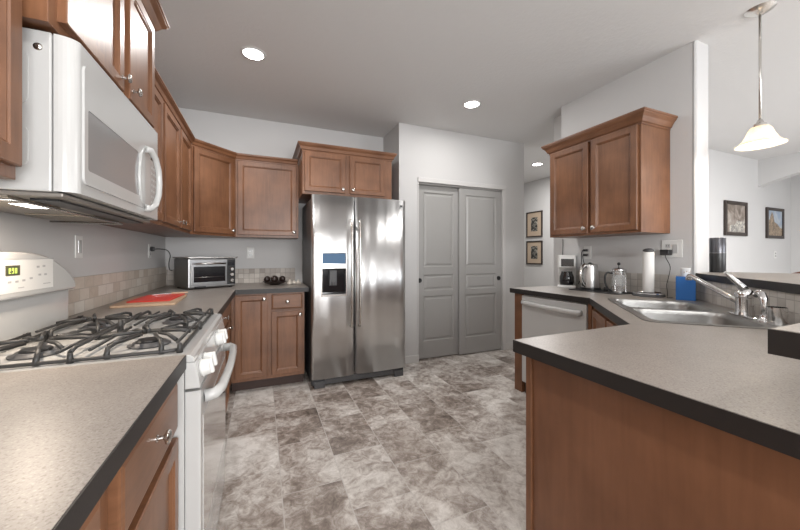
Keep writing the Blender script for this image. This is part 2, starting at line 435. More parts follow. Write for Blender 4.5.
# pantry block with the closet opening in it
o0, o1, oz = 1.640, 2.832, 2.045
mb = MB(); mb.box(1.40, o0, 3.34, 3.46, 0, ZC); mb.box(o1, 3.186, 3.34, 3.46, 0, ZC); mb.box(o0, o1, 3.34, 3.46, oz, ZC)
mb.box(1.40, 1.50, 3.46, 4.2, 0, ZC); mb.box(3.086, 3.186, 3.46, 6.5, 0, ZC); mb.box(1.5, 3.086, 4.1, 4.2, 0, ZC)
struct('wall_pantry', mb, 'wall')
# wall on the right with a rounded free end, and the dining room wall behind it
poly = [(2.729, 2.36), (2.729, 1.285)]
for k in range(7):
    a = R(180+90*k/6); poly.append((2.749+.02*math.cos(a), 1.289+.02*math.sin(a)))
for k in range(7):
    a = R(270+90*k/6); poly.append((2.870+.035*math.cos(a), 1.304+.035*math.sin(a)))
poly += [(2.905, 1.31), (2.905, 2.36)]
o = struct('wall_right', MB().prism(poly, 0, ZC, 'z'), 'wall')
struct('wall_dining', MB().box(2.97, XE, 2.50, 2.60, 0, ZC).box(2.895, 2.98, 2.352, 2.60, 0, ZC), 'wall')
struct('wall_hall', MB().box(4.95, 5.05, 2.6, 6.5, 0, ZC), 'wall')
struct('wall_hall_end', MB().box(3.186, 4.95, 6.4, 6.5, 0, ZC), 'wall')
struct('wall_dining_end', MB().box(XE, XE+.1, YR, 2.6, 0, ZC), 'wall')
# arched header across the dining room
arc = []
for k in range(25):
    t = k/24; y = 2.5 - 2.6*t; arc.append((y, 2.265 + .235*math.sin(math.pi*t)**.8))
mb = MB(); mb.prism([(2.5, ZC), (-.1, ZC)] + arc[::-1], 7.05, 7.20, 'x'); mb.box(7.05, 7.20, YR, -.1, 0, ZC)
struct('wall_arch', mb, 'wall')
# unseen rear wall; its two window openings are added to bring in daylight
mb = MB()
for x0, x1, z0, z1 in ((XL-.1, -.2, 0, ZC), (-.2, 1.7, 0, .8), (-.2, 1.7, 2.1, ZC), (1.7, 3.9, 0, ZC), (3.9, 6.5, 0, .1), (3.9, 6.5, 2.2, ZC), (6.5, XE+.1, 0, ZC)):
    mb.box(x0, x1, YR-.1, YR, z0, z1)
struct('wall_rear', mb, 'wall')
for i, (x0, x1, z0, z1) in enumerate(((-.2, 1.7, .8, 2.1), (3.9, 6.5, .1, 2.2))):
    fr = MB(); t = .05
    fr.box(x0, x0+t, YR-.06, YR-.01, z0, z1); fr.box(x1-t, x1, YR-.06, YR-.01, z0, z1); fr.box(x0+t, x1-t, YR-.06, YR-.01, z0, z0+t); fr.box(x0+t, x1-t, YR-.06, YR-.01, z1-t, z1)
    fr.box((x0+x1)/2-.025, (x0+x1)/2+.025, YR-.06, YR-.01, z0+t, z1-t)
    struct('window_%d' % (i+1), fr, 'trim')  # unseen frames, added around the daylight openings
# baseboards
mb = MB(); mb.box(1.405, o0-.0, 3.327, 3.339, 0, .085, .003)
struct('baseboard_pantry_left', mb, 'trim')
struct('baseboard_pantry_right', MB().box(o1+.0, 3.198, 3.327, 3.339, 0, .085, .003).box(3.187, 3.199, 3.34, 6.3, 0, .085, .003), 'trim')
struct('baseboard_hall', MB().box(4.937, 4.949, 4.4, 6.3, 0, .085, .003), 'trim')
struct('baseboard_dining', MB().box(2.93, XE-.01, 2.487, 2.499, 0, .085, .003), 'trim')
# closet casing (trim) and two sliding panel doors
mb = MB()
mb.box(o0-.012, o0, 3.334, 3.35, 0, oz+.05); mb.box(o1, o1+.045, 3.328, 3.3395, 0, oz+.05, .002)
mb.box(o0-.012, o1+.045, 3.322, 3.3395, oz, oz+.052, .003)
struct('trim_1', mb, 'trim')
struct('trim_2', MB().box(o0, o1, 3.35, 3.44, oz-.02, oz-.001), 'doorpaint')
struct('trim_3', MB().box(4.935, 4.949, 4.27, 4.34, 0, 2.1, .003), 'trim')
def closet_door(i, x0, x1, y, pull):
    root = bpy.data.objects.new('door_%d' % i, None); COL.objects.link(root); root['kind'] = 'structure'; root.location = (x0, y, 0)
    z0, z1 = .012, oz-.022; sw = .088
    zs = [(.21, .735), (.80, .985), (1.075, 1.945)]
    mb = MB()
    fr = y; bk = y+.034
    mb.box(x0, x0+sw, fr, bk, z0, z1, .002); mb.box(x1-sw, x1, fr, bk, z0, z1, .002)
    prev = z0
    for a, b in zs + [(z1, None)]:
        mb.box(x0+sw, x1-sw, fr, bk, prev, a)
        prev = b
    for a, b in zs:
        mb.panel(x0+sw, x1-sw, a, b, [(0, bk-.002), (0, fr+.001), (.012, fr+.012), (.020, fr+.012), (.040, fr+.003)])
    mb.build('door_panel', 'doorpaint', root)
    q = MB(); px = pull
    q.lathe([(.0, .004), (.017, .004), (.020, .006), (.026, .006), (.028, .001), (.028, -.002)], (px, fr-.001, .92), 24, '-y')
    q.build('finger_pull', 'black', root)
closet_door(1, o0+.002, 2.225, 3.395, o0+.04)
closet_door(2, 2.195, o1-.002, 3.355, o1-.05)

# pony wall under the raised bar ledge: straight part, then the diagonal behind the sink
mb = MB(); mb.prism([(.951, .249), (1.715, .249), (2.732, 1.266), (2.90, 1.268), (2.90, 1.20), (1.78, .10), (.951, .10)], 0, 1.049, 'z')
struct('wall_bar', mb, 'wall')

# ------------------------------------------------------------------ backsplash tile (fixed to the walls)
def splash(n, p0, p1, z1, mat, th=.008):
    p0, p1 = Vector(p0), Vector(p1); L = (p1-p0).length; a = math.atan2(p1.y-p0.y, p1.x-p0.x)
    mb = MB(world=False); mb.box(0, L, 0, th, 0, z1-.9145)
    ob = mb.build('trim_%d' % n, mat); ob['kind'] = 'structure'
    ob.location = (p0.x, p0.y, .9145); ob.rotation_euler = (0, 0, a)
splash(4, (XL+.0005, 3.848), (XL+.0005, 1.94), 1.10, 'splashL')
splash(9, (XL+.0005, 1.14), (XL+.0005, -1.2), 1.10, 'splashL')
splash(5, (.345, YB-.0005), (XL+.010, YB-.0005), 1.07, 'splashB')
splash(6, (2.7285, 1.275), (2.7285, 2.36), 1.07, 'splashR')
splash(7, (1.712, .2495), (2.722, 1.2605), 1.048, 'splashR')
splash(8, (.96, .2495), (1.706, .2495), 1.048, 'splashR')

# ------------------------------------------------------------------ cabinet parts
PD = .020
SHAKER = [(0, 0), (0, -PD+.003), (.003, -PD), (.042, -PD), (.045, -PD+.004), (.048, -PD+.0045), (.056, -PD+.012)]
SLAB = [(0, 0), (0, -PD+.006), (.004, -PD+.003), (.008, -PD+.002), (.013, -PD)]
KNOB = [(0, 0), (.0085, 0), (.0085, .002), (.0055, .004), (.0052, .014), (.009, .017), (.0155, .0195), (.0165, .0235), (.013, .0275), (.006, .0293), (0, .0295)]
def knob(parent, x, z):
    k = MB(world=False); k.lathe(KNOB, (x, -PD, z), 20, '-y'); k.build('knob', 'nickel', parent)
def cabinet(name, label, group, loc, rot, w_, dep, z0, z1, doors=(), drawers=(), toe=False, frame=True, mat='wood'):
    """local frame: x along the face, face at y=0 looking to -Y, body behind it"""
    c = thing(name, label, 'cabinet', loc, rot, group)
    b = MB(world=False)
    if toe:
        b.box(0, w_, .0, dep, .10, z1, .0015); b.build('carcass', mat, c)
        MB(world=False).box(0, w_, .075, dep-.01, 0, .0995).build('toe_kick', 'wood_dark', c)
    else:
        b.box(0, w_, 0, dep, z0, z1, .0015)
        b.build('carcass', mat, c)
    for x0, x1, a, b_, kx, kz in doors:
        d = MB(world=False).panel(x0, x1, a, b_, SHAKER).build('door', mat, c)
        if kx is not None: knob(d, kx, kz)
    for x0, x1, a, b_, kx, kz in drawers:
        d = MB(world=False).panel(x0, x1, a, b_, SLAB).build('drawer', 'wood_h' if mat == 'wood' else mat, c)
        if kx is not None: knob(d, kx, kz)
    return c
def crown(path, cabs, z, h=.05, out=.045, mat='wood_h'):
    prof = [(0, z-.012), (.006, z-.012), (.006, z), (.014, z+.004), (out*.55, z+h*.45), (out*.9, z+h*.72), (out*.9, z+h*.80), (out, z+h*.84), (out, z+h), (0, z+h)]
    for mb, c in zip(sweep_segments(path, prof), cabs):
        if c is not None: mb.build('crown_molding', mat, c)
UPPER = 'wall cabinets'
LOWER = 'base cabinets'
DR = .535   # left wall door plane x = -DR
r90 = R(90)   # local +x -> world +y, facing +X  (local -y -> +x)
# left wall: near the camera, left of the microwave
cabinet('wall_cabinet', 'brown wall cabinet left of the microwave, cut off by the left edge', UPPER, (-.553, .342, 0), r90, .76, .311, 1.395, 2.33,
        doors=[(.02, .375, 1.425, 2.31, .35, 1.47), (.385, .745, 1.425, 2.31, .41, 1.47)])
c_mw = cabinet('wall_cabinet', 'tall-crowned brown wall cabinet with two doors above the white microwave', UPPER, (-.50, 1.115, 0), r90, .86, .366, 1.805, 2.335,
        doors=[(.04, .44, 1.832, 2.315, .415, 1.875), (.497, .822, 1.832, 2.315, .53, 1.875)])
crown([(XL+.01, 1.115), (-.50, 1.115), (-.50, 1.975), (XL+.01, 1.975)][::1], [c_mw]*3, 2.33, .07, .06)
c1 = cabinet('wall_cabinet', 'narrow single-door brown wall cabinet just beyond the microwave', UPPER, (-.555, 1.978, 0), r90, .37, .311, 1.39, 2.15,
        doors=[(.02, .352, 1.412, 2.132, None, 0)])
c2 = cabinet('wall_cabinet', 'double-door brown wall cabinet on the left wall before the corner', UPPER, (-.555, 2.35, 0), r90, .888, .311, 1.39, 2.15,
        doors=[(.022, .424, 1.412, 2.132, .400, 1.448), (.462, .830, 1.412, 2.132, .487, 1.448)])
# diagonal corner unit
dl = math.hypot(.32, .32)
c3 = thing('corner_wall_cabinet', 'diagonal single-door brown corner wall cabinet above the toaster oven', 'cabinet', (-.555, 3.24, 0), R(45), UPPER)
MB().prism([(-.555, 3.24), (-.235, 3.56), (-.235, YB-.001), (XL+.001, YB-.001), (XL+.001, 3.24)], 1.39, 2.15).build('carcass', 'wood', c3)
d = MB(world=False).panel(.022, dl-.022, 1.412, 2.132, SHAKER).build('door', 'wood', c3); knob(d, dl-.05, 1.448)
c4 = cabinet('wall_cabinet', 'wide single-door brown wall cabinet on the back wall beside the fridge', UPPER, (-.235, 3.56, 0), 0, .590, .289, 1.39, 2.15,
        doors=[(.02, .567, 1.412, 2.132, .542, 1.448)])
crown([(-.555, 1.98), (-.555, 3.24), (-.235, 3.56), (.343, 3.56)], [c2, c3, c4], 2.15, .05, .04)
c5 = cabinet('wall_cabinet', 'deep two-door brown wall cabinet directly above the steel refrigerator', UPPER, (.358, 3.24, 0), 0, .915, .609, 1.80, 2.225,
        doors=[(.02, .412, 1.828, 2.205, .385, 1.865), (.460, .830, 1.828, 2.205, .487, 1.865)])
crown([(.358, 3.84), (.358, 3.24), (1.273, 3.24), (1.273, 3.84)], [c5]*3, 2.22, .065, .045)
# right wall cabinet: faces -x
c6 = cabinet('wall_cabinet', 'two-door brown wall cabinet with crown on the right wall above the kettle', UPPER, (2.397, 2.195, 0), R(-90), .772, .331, 1.370, 2.130,
        doors=[(.022, .385, 1.388, 2.112, .357, 1.425), (.412, .755, 1.388, 2.112, .440, 1.425)])
crown([(2.72, 2.195), (2.397, 2.195), (2.397, 1.423), (2.72, 1.423)][::1], [c6]*3, 2.125, .075, .052)

# base cabinets
cabinet('base_cabinet', 'brown base cabinet beside the range with drawer over door, nearest the camera', LOWER, (-.245, .675, 0), r90, .478, .595, 0, .872,
        doors=[(.042, .466, .125, .676, .08, .62)], drawers=[(.042, .466, .700, .845, .245, .785)], toe=True)
cabinet('base_cabinet', 'brown base cabinet at the bottom left corner under the beige counter', LOWER, (-.245, -.30, 0), r90, .972, .60, 0, .872,
        doors=[(.03, .47, .125, .676, .43, .62), (.49, .945, .125, .676, .53, .62)], drawers=[(.03, .47, .70, .845, .25, .785), (.49, .945, .70, .845, .72, .785)], toe=True)
cabinet('base_cabinet', 'brown base cabinet between the range and the back corner', LOWER, (-.245, 1.93, 0), r90, 1.25, .60, 0, .872,
        doors=[(.12, .875, .125, .70, .83, .665)], drawers=[(.12, .875, .725, .855, .49, .80)], toe=True)
cabinet('base_cabinet', 'brown base cabinet on the back wall under the fruit bowl, left of refrigerator', LOWER, (-.243, 3.18, 0), 0, .613, .669, 0, .872,
        doors=[(.029, .289, .130, .857, .262, .822), (.326, .594, .130, .700, .570, .668)], drawers=[(.326, .594, .722, .857, .46, .79)], toe=True)

# peninsula end panel and diagonal sink cabinet, dishwasher end panel
pc = thing('peninsula_cabinet', 'long brown wood end panel of the peninsula at lower right', 'cabinet', (.868, .25, 0), 0, LOWER)
mb = MB(); mb.prism([(.890, .885), (1.44, .885), (1.70, .600), (1.70, .255), (.890, .255)], .10, .871)
mb.build('carcass', 'wood_panel', pc)
MB().box(.868, .889, .207, .868, 0, .871, .001).build('side_panel', 'wood_panel', pc)
MB().box(.860, .8885, .8690, .893, 0, .871, .002).build('corner_strip', 'wood', pc)
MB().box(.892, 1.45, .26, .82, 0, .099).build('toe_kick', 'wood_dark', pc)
a45 = math.atan2(1.58-.915, 2.10-1.467)
sx0, sy0 = 1.467, .915; nx, ny = -math.sin(a45), math.cos(a45)
sc_ = thing('sink_cabinet', 'diagonal two-door brown base cabinet under the steel sink', 'cabinet', (2.10-.022*nx*1.0, 1.58-.022*ny, 0), a45+math.pi, LOWER)
Lc = math.hypot(2.10-1.467, 1.58-.915)
MB(world=False).box(.03, Lc-.03, .0, .24, .10, .71, .001).box(0, Lc, 0, .02, .71, .871).build('carcass', 'wood', sc_)
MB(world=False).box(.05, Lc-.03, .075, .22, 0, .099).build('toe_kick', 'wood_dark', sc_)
for a, b_, kx in ((.06, .44, .41), (.47, .86, .50)):
    d = MB(world=False).panel(a, b_, .13, .845, SHAKER).build('door', 'wood', sc_)
ep = MB().box(2.118, 2.72, 2.245, 2.335, 0, .871, .002).build('end_panel', 'wood', None)
tag(ep, 'narrow brown end panel at the far side of the white dishwasher', 'panel', None)
ep.name = 'dishwasher_end_panel'

# ------------------------------------------------------------------ worktops
ZT, ZB = .914, .873
EDGE = [(0.0, ZB-.001), (.0025, ZB-.001), (.0025, ZT-.0012), (0.0, ZT-.0012)]
def worktop(label, poly, edge, holes=()):
    t = thing('worktop', label, 'worktop', (poly[0][0], poly[0][1], ZB), 0)
    MB().slab_hole(poly, list(holes), ZB, ZT).build('top', 'lam', t)
    for k, mb in enumerate([0]):
        allb = sweep_segments(edge, EDGE)
        e = MB()
        for q in allb:
            me = bpy.data.meshes.new('t'); q.bm.to_mesh(me); e.bm.from_mesh(me); bpy.data.meshes.remove(me)
        e.build('edge_band', 'band', t)
worktop('beige speckled worktop with dark edge in the left foreground', [(XL+.001, -1.2), (-.210, -1.2), (-.210, 1.152), (XL+.001, 1.152)], [(-.210, -1.2), (-.210, 1.152)])
worktop('L-shaped worktop running from the range to the refrigerator under the toaster oven', [(XL+.001, 1.925), (-.210, 1.925), (-.210, 3.150), (.405, 3.150), (.405, 3.30), (.405, YB-.001), (XL+.001, YB-.001)],
        [(-.210, 1.925), (-.210, 3.150), (.405, 3.150)])
CT = Vector((2.058, 1.030)); a_s = R(45)
def s2w(lx, ly): return (CT.x + lx*math.cos(a_s) - ly*math.sin(a_s), CT.y + lx*math.sin(a_s) + ly*math.cos(a_s))
BW = [(.015, .400, -.165, .225), (-.400, -.015, -.165, .225)]
hole = [s2w(x, y) for x, y in rrect(-.408, .408, -.173, .233, .05)]
worktop('peninsula worktop wrapping the corner sink in the right foreground', [(2.088, 2.36), (2.100, 1.58), (1.467, .915), (.818, .905), (.824, .205), (.95, .205), (.95, .2505), (1.712, .2505), (2.7205, 1.272), (2.7205, 2.36)],
        [(2.7205, 2.36), (2.088, 2.36), (2.100, 1.58), (1.467, .915), (.818, .905), (.822, .2505)][::-1] if False else [(.824, .205), (.818, .905), (1.467, .915), (2.100, 1.58), (2.088, 2.36), (2.7205, 2.36)][::-1], [hole])

# raised bar ledge: near run, diagonal run with free far end
lg = [(.766, -.30), (.766, .257), (1.70, .259), (2.697, 1.256), (2.735, 1.262), (2.907, 1.266), (2.912, 1.31), (3.02, 1.31), (3.31, .88), (2.20, -.20), (2.0, -.30)]
t = thing('bar_ledge', 'raised bar top with dark edge on the tiled half wall behind the faucet', 'bar top', (.76, .259, 1.05))
MB().prism(lg, 1.0505, 1.0915).build('top', 'lam', t)
e = MB()
for q in sweep_segments([(.766, -.30), (.766, .257), (1.70, .259), (2.735, 1.262)][::-1], [(-.0, 1.0500), (-.0025, 1.0500), (-.0025, 1.0903), (0, 1.0903)]) if False else sweep_segments([(2.735, 1.262), (2.697, 1.256), (1.70, .259), (.766, .257), (.766, -.30)], [(0, 1.0500), (.0025, 1.0500), (.0025, 1.0903), (0, 1.0903)]):
    me = bpy.data.meshes.new('t'); q.bm.to_mesh(me); e.bm.from_mesh(me); bpy.data.meshes.remove(me)
e.build('edge_band', 'band', t)

# ------------------------------------------------------------------ sink and faucet
sk = thing('kitchen_sink', 'stainless steel double-bowl corner sink set diagonally in the worktop', 'sink', (CT.x, CT.y, ZT), a_s)
mb = MB(world=False)
holes = [rrect(*b, .06) for b in BW]
mb.slab_hole(rrect(-.42, .42, -.26, .26, .05), holes, .0005, .005); mb.build('rim', 'steel_sink', sk)
for b in BW:
    mb = MB(world=False); bb = bmesh.new(); rings = []
    for ins, z, r in ((-.003, .0055, .062), (.0, .002, .06), (.004, -.02, .06), (.012, -.14, .06), (.03, -.168, .06), (.07, -.178, .05)):
        rings.append([bb.verts.new((x, y, z)) for x, y in rrect(b[0]+ins, b[1]-ins, b[2]+ins, b[3]-ins, r)])
    for A, B in zip(rings, rings[1:]):
        n = len(A)
        for k in range(n):
            f = bb.faces.new((A[k], A[(k+1) % n], B[(k+1) % n], B[k])); f.smooth = True
    bb.faces.new(rings[-1]); mb._merge(bb); bo = mb.build('bowl', 'steel_sink', sk)
    cx, cy = (b[0]+b[1])/2, (b[2]+b[3])/2
    MB(world=False).lathe([(.0, -.1765), (.02, -.1765), (.024, -.1745), (.042, -.1745), (.045, -.1778), (0, -.1778)], (cx, cy, 0)).build('drain', 'chrome', bo)

fz = ZT+.0052
fx, fy = -.108, -.214
fa = thing('faucet', 'chrome single-lever kitchen faucet with long spout behind the sink', 'faucet', (*s2w(fx, fy), fz), a_s)
MB(world=False).prism(rrect(-.105, .105, -.028, .028, .027), 0, .008, 'z', .003).build('base_plate', 'chrome', fa)
mb = MB(world=False); mb.lathe([(0, .006), (.036, .006), (.034, .02), (.032, .035), (.032, .088), (.036, .092), (.036, .102), (.032, .118), (.021, .130), (0, .134)]); mb.build('body', 'chrome', fa)
mb = MB(world=False); mb.tube([(.0, .0, .055), (.06, .03, .082), (.14, .060, .118), (.22, .085, .150), (.285, .100, .172), (.300, .104, .172), (.306, .106, .162), (.306, .106, .148)], [.014, .013, .0125, .0125, .0125, .014, .0145, .0145], 14, 0); mb.build('spout', 'chrome', fa)
mb = MB(world=False); mb.tube([(0, 0, .12), (-.01, .015, .140), (-.005, .030, .160), (.0, .052, .186), (.005, .072, .210)], [.020, .017, .012, .010, .008], 12, 3 if False else 0); mb.build('lever', 'chrome', fa)
# side sprayer
sp = thing('side_sprayer', 'chrome curved side sprayer right of the faucet lever', 'sprayer', (*s2w(-.254, -.215), fz), a_s)
MB(world=False).lathe([(0, 0), (.026, 0), (.025, .006), (.017, .014), (.015, .03), (0, .03)]).build('collar', 'chrome', sp)
MB(world=False).tube([(0, 0, .02), (-.004, 0, .06), (.004, .0, .098), (.024, 0, .118), (.044, 0, .122), (.060, .0, .110)], [.012, .013, .0145, .0155, .015, .013], 12, 4 if False else 0).build('spray_head', 'chrome', sp)
# chrome tumbler
cu = MB(world=False).lathe([(0, 0), (.029, 0), (.030, .002), (.030, .074), (.0285, .074), (.028, .004), (0, .004)], seg=32).build('soap_cup', 'chrome')
cu.location = (*s2w(-.315, -.224), fz); tag(cu, 'small shiny chrome cup standing on the sink rim by the bar ledge', 'cup')

# ------------------------------------------------------------------ gas range
rg = thing('gas_range', 'white gas range with black grates between the left worktops', 'range', (-.5, 1.538, 0))
Y0, Y1 = 1.157, 1.920
MB().box(-.840, -.215, Y0+.001, Y1-.001, .03, .868, .002).box(-.80, -.26, Y0+.03, Y1-.03, 0, .03).build('body', 'white', rg)
MB().prism([(-.785, .888), (-.785, .905), (-.755, .912), (-.230, .912), (-.200, .910), (-.190, .903), (-.187, .888)], Y0-.001, Y1+.001, 'y', .002).build('cooktop', 'white', rg)
# shallow burner well
cp = MB().prism([(-.214, .887), (-.186, .887), (-.172, .806), (-.214, .806)], Y0, Y1, 'y', .004).build('control_panel', 'white', rg)
nrm = Matrix.Rotation(R(90-10), 3, 'Y')
for yk in (1.215, 1.29, 1.60, 1.67):
    k = MB(); cx, cz = -.179, .850
    k.lathe([(0, 0), (.026, 0), (.029, .005), (.026, .009), (.025, .024), (.022, .027), (0, .027)], (cx, yk, cz), 22, nrm)
    k.X = Matrix.Translation((cx, yk, cz)) @ nrm.to_4x4()
    k.box(-.024, .024, -.009, .009, .022, .036, .005); k.X = None
    k.build('control_knob', 'white_matte', rg)
od = MB().prism(rrect(-.215, -.172, Y0+.006, Y1-.006, .006), .235, .797, 'z').build('oven_door', 'white', rg)
MB().box(-.1725, -.1705, Y0+.05, Y1-.05, .30, .70, .0).build('oven_window', 'ovenglass', od)
MB().prism(rrect(-.215, -.176, Y0+.006, Y1-.006, .006), .045, .222, 'z').build('storage_drawer', 'white', rg)
MB().tube([(-.172, Y0+.075, .752), (-.142, Y0+.082, .755), (-.128, Y0+.12, .758), (-.121, Y0+.24, .760), (-.119, Y0+.381, .760), (-.121, Y1-.24, .760), (-.128, Y1-.12, .758), (-.142, Y1-.082, .755), (-.172, Y1-.075, .752)],
          [.020, .019, .017, .0155, .0155, .0155, .017, .019, .020], 12, 0).build('door_handle', 'white', od)
# backguard with arched top
bg = MB(); ym = (Y0+Y1)/2; prof = [(Y0-.004, 1.062), (Y0-.004, 1.085)]
for k in range(17):
    t = k/16; y = Y0+.005+t*(Y1-Y0-.01); d_ = abs(2*t-1); prof.append((y, 1.105+.118*(1-d_**2.6)))
prof += [(Y1+.004, 1.085), (Y1+.004, 1.062)]
MB().box(-.838, -.792, Y0+.006, Y1-.006, .90, 1.064).build('backguard_base', 'white', rg)
bgp = bg.prism(prof, -.838, -.768, 'x', .010, 3).build('backguard', 'white', rg)
MB().box(-.7684, -.7672, 1.335, 1.745, 1.085, 1.197).build('control_face', 'white_matte', bgp)
MB().box(-.7672, -.7662, 1.479, 1.548, 1.143, 1.177).build('clock_display', 'display', bgp)
mb = MB()
def seven(mb, y, z, h, segs, x):
    w_ = h*.5; t = h*.14
    S = {'a': (0, w_, h-t, h), 'd': (0, w_, 0, t), 'g': (0, w_, h/2-t/2, h/2+t/2), 'f': (0, t, h/2, h), 'b': (w_-t, w_, h/2, h), 'e': (0, t, 0, h/2), 'c': (w_-t, w_, 0, h/2)}
    for q in segs:
        a, b, c, d = S[q]; mb.box(x, x+.0006, y+a, y+b, z+c, z+d)
seven(mb, 1.493, 1.150, .018, 'abfged', -.7662); seven(mb, 1.508, 1.150, .018, 'abcdf', -.7662); seven(mb, 1.523, 1.150, .018, 'abcdef', -.7662)
mb.build('clock_digits', 'digits', bgp)
mb = MB()
for yy, zz in ((1.49, 1.118), (1.525, 1.118), (1.56, 1.120), (1.60, 1.125), (1.65, 1.135), (1.685, 1.135), (1.64, 1.165), (1.675, 1.167), (1.39, 1.12), (1.42, 1.12), (1.40, 1.16), (1.43, 1.16)):
    mb.box(-.7672, -.7665, yy, yy+.016, zz, zz+.007)
mb.box(-.7672, -.7665, 1.335, 1.745, 1.1965, 1.2005); mb.box(-.7672, -.7665, 1.54, 1.57, 1.098, 1.101); mb.box(-.7672, -.7665, 1.68, 1.725, 1.102, 1.105)
mb.build('printed_buttons', 'offwhite', bgp)
# burners and grates
zt_ = .912
for bx in (-.345, -.625):
    for by in (1.335, 1.742):
        b = MB()
        b.lathe([(0, zt_), (.058, zt_), (.060, zt_+.004), (.050, zt_+.007), (.044, zt_+.013), (0, zt_+.013)], (bx, by, 0), 28)
        bo = b.build('burner', 'fridge_side', rg)
        MB().lathe([(0, zt_+.013), (.034, zt_+.013), (.036, zt_+.016), (.032, zt_+.020), (0, zt_+.021)], (bx, by, 0), 28).build('burner_cap', 'black', bo)
def grate(ya, yb):
    g = MB(); xa, xb = -.745, -.232; zr = zt_+.034; br = .0065
    loop = [(x, y, zt_+.008) for x, y in rrect(xa, xb, ya, yb, .03, 4)]
    g.tube(loop, .0055, 8, closed=True)
    ymid = (ya+yb)/2; xm = (xa+xb)/2
    for x in (xa, xm, xb):
        for y in (ya, yb): g.tube([(x, y, zt_+.001), (x, y, zt_+.030)], [.009, .006], 8)
    g.tube([(xm, ya, zt_+.03), (xm, ya+.03, zr+.004), (xm, yb-.03, zr+.004), (xm, yb, zt_+.03)], .006, 8)
    for bx in (-.345, -.625):
        for k, (dx, dy) in enumerate(((1, 0), (-1, 0), (0, 1), (0, -1))):
            # fingers from the outer frame toward the burner centre
            if dx: e0 = (xb if bx > xm else xm, ymid) if dx == 1 else (xm if bx > xm else xa, ymid)
            else: e0 = (bx, yb if dy == 1 else ya)
            if dy:
                for off in (-.065, .065):
                    e0 = (bx+off, yb if dy == 1 else ya)
                    p1 = (e0[0]*.85+bx*.15, e0[1]*.80+ymid*.20); p2 = (bx+off*.28, ymid+dy*.040)
                    g.tube([(e0[0], e0[1], zt_+.002), (e0[0], e0[1]+(.010 if dy < 0 else -.010), zt_+.030), (p1[0], p1[1], zr+.004), (p2[0], p2[1], zr+.004)], [.0085, .0065, .0055, .005], 8)
            else:
                p1 = (e0[0]*.75+bx*.25, e0[1]); p2 = (bx+dx*.03, ymid)
                g.tube([(e0[0], e0[1], zt_+.030), (p1[0], p1[1], zr+.003), (p2[0], p2[1], zr+.006)], [.008, .0065, .0055], 8)
    for bx in (-.345, -.625):
        for k in range(4):
            a = R(45+90*k); ca, sa = math.cos(a), math.sin(a)
            g.tube([(bx+.125*ca, ymid+.125*sa, zr-.012), (bx+.085*ca, ymid+.085*sa, zr+.003), (bx+.038*ca, ymid+.038*sa, zr+.004)], [.0065, .0055, .005], 8)
        for q in (-1, 1):
            g.tube([(bx+q*.105, ya+.012, zr-.004), (bx+q*.105, yb-.012, zr-.004)], .0048, 8)
    g.build('grate', 'black_iron', rg)
grate(1.190, 1.530); grate(1.548, 1.892)
# centre rest between the two grates
MB().tube([(-.488, 1.539, zt_), (-.488, 1.539, zt_+.045), (-.488, 1.539, zt_+.058)], [.012, .009, .006], 8).build('grate_rest', 'black_iron', rg)

# ------------------------------------------------------------------ over-the-range microwave
mw = thing('microwave', 'white over-the-range microwave with curved handle above the range', 'microwave', (-.60, 1.538, 1.375))
MY0, MY1, MZ0, MZ1 = 1.146, 1.925, 1.378, 1.796
mwb = MB().box(XL+.002, -.508, MY0, MY1, MZ0, MZ1, .004).build('body', 'white', mw)
# pressed panels on the side
MB().prism(rrect(-.70, -.552, 1.44, 1.545, .018), MY0-.0025, MY0, 'y').build('side_emboss', 'white', mwb)
MB().prism(rrect(-.70, -.552, 1.60, 1.735, .018), MY0-.0025, MY0, 'y').build('side_emboss', 'white', mwb)
MB().lathe([(0, .004), (.004, .004), (.006, .002), (.009, .0015), (.010, 0)], (-.534, MY0, 1.752), 16, '-y').build('screw', 'nickel', mwb)
pl = [(-.504, MY0+.001)]
for k in range(9):
    a = R(180-90*k/8); pl.append((-.504 + .045*math.sin(R(90*k/8)), MY0+.001+.028*(1-math.cos(R(90*k/8)))))
for k in range(9):
    pl.append((-.459 - .045*(1-math.cos(R(90*k/8))), MY1-.030+.030*math.sin(R(90*k/8))))
pl.append((-.504, MY1-.001))
# smooth plan outline
mwd = MB().prism(pl, MZ0+.002, MZ1-.002, 'z').build('door', 'white', mw)
fxm = -.459
# raised frame and window
def ringx(mb, y0, y1, z0, z1, y2, y3, z2, z3, x0, x1):
    o = rrect(y0, y1, z0, z1, .02); i = rrect(y2, y3, z2, z3, .008)
    b = bmesh.new(); A = [b.verts.new((x0, *p)) for p in o]; B = [b.verts.new((x1, p[0]*.985+((y0+y1)/2)*.015, p[1])) for p in o]; C_ = [b.verts.new((x1, *p)) for p in i]; D = [b.verts.new((x0, *p)) for p in i]
    n = len(o)
    for a_, c_ in ((A, B), (B, C_), (C_, D)):
        for k in range(n): b.faces.new((a_[k], a_[(k+1) % n], c_[(k+1) % n], c_[k]))
    mb._merge(b)
mb = MB(); ringx(mb, 1.180, 1.705, 1.410, 1.745, 1.205, 1.630, 1.452, 1.625, fxm-.0005, fxm+.004); mb.build('door_frame', 'white', mwd)
MB().prism(rrect(1.200, 1.640, 1.446, 1.630, .01), fxm+.0002, fxm+.0022, 'x').build('window', 'glassgrey', mwd)
MB().tube([(fxm+.002, 1.700, 1.662), (fxm+.016, 1.720, 1.664), (fxm+.026, 1.755, 1.640), (fxm+.032, 1.780, 1.590), (fxm+.033, 1.788, 1.535), (fxm+.032, 1.780, 1.480), (fxm+.026, 1.755, 1.432), (fxm+.016, 1.720, 1.412), (fxm+.002, 1.700, 1.414)], [.015, .014, .0125, .012, .012, .012, .0125, .014, .015], 12).build('handle', 'white', mwd)
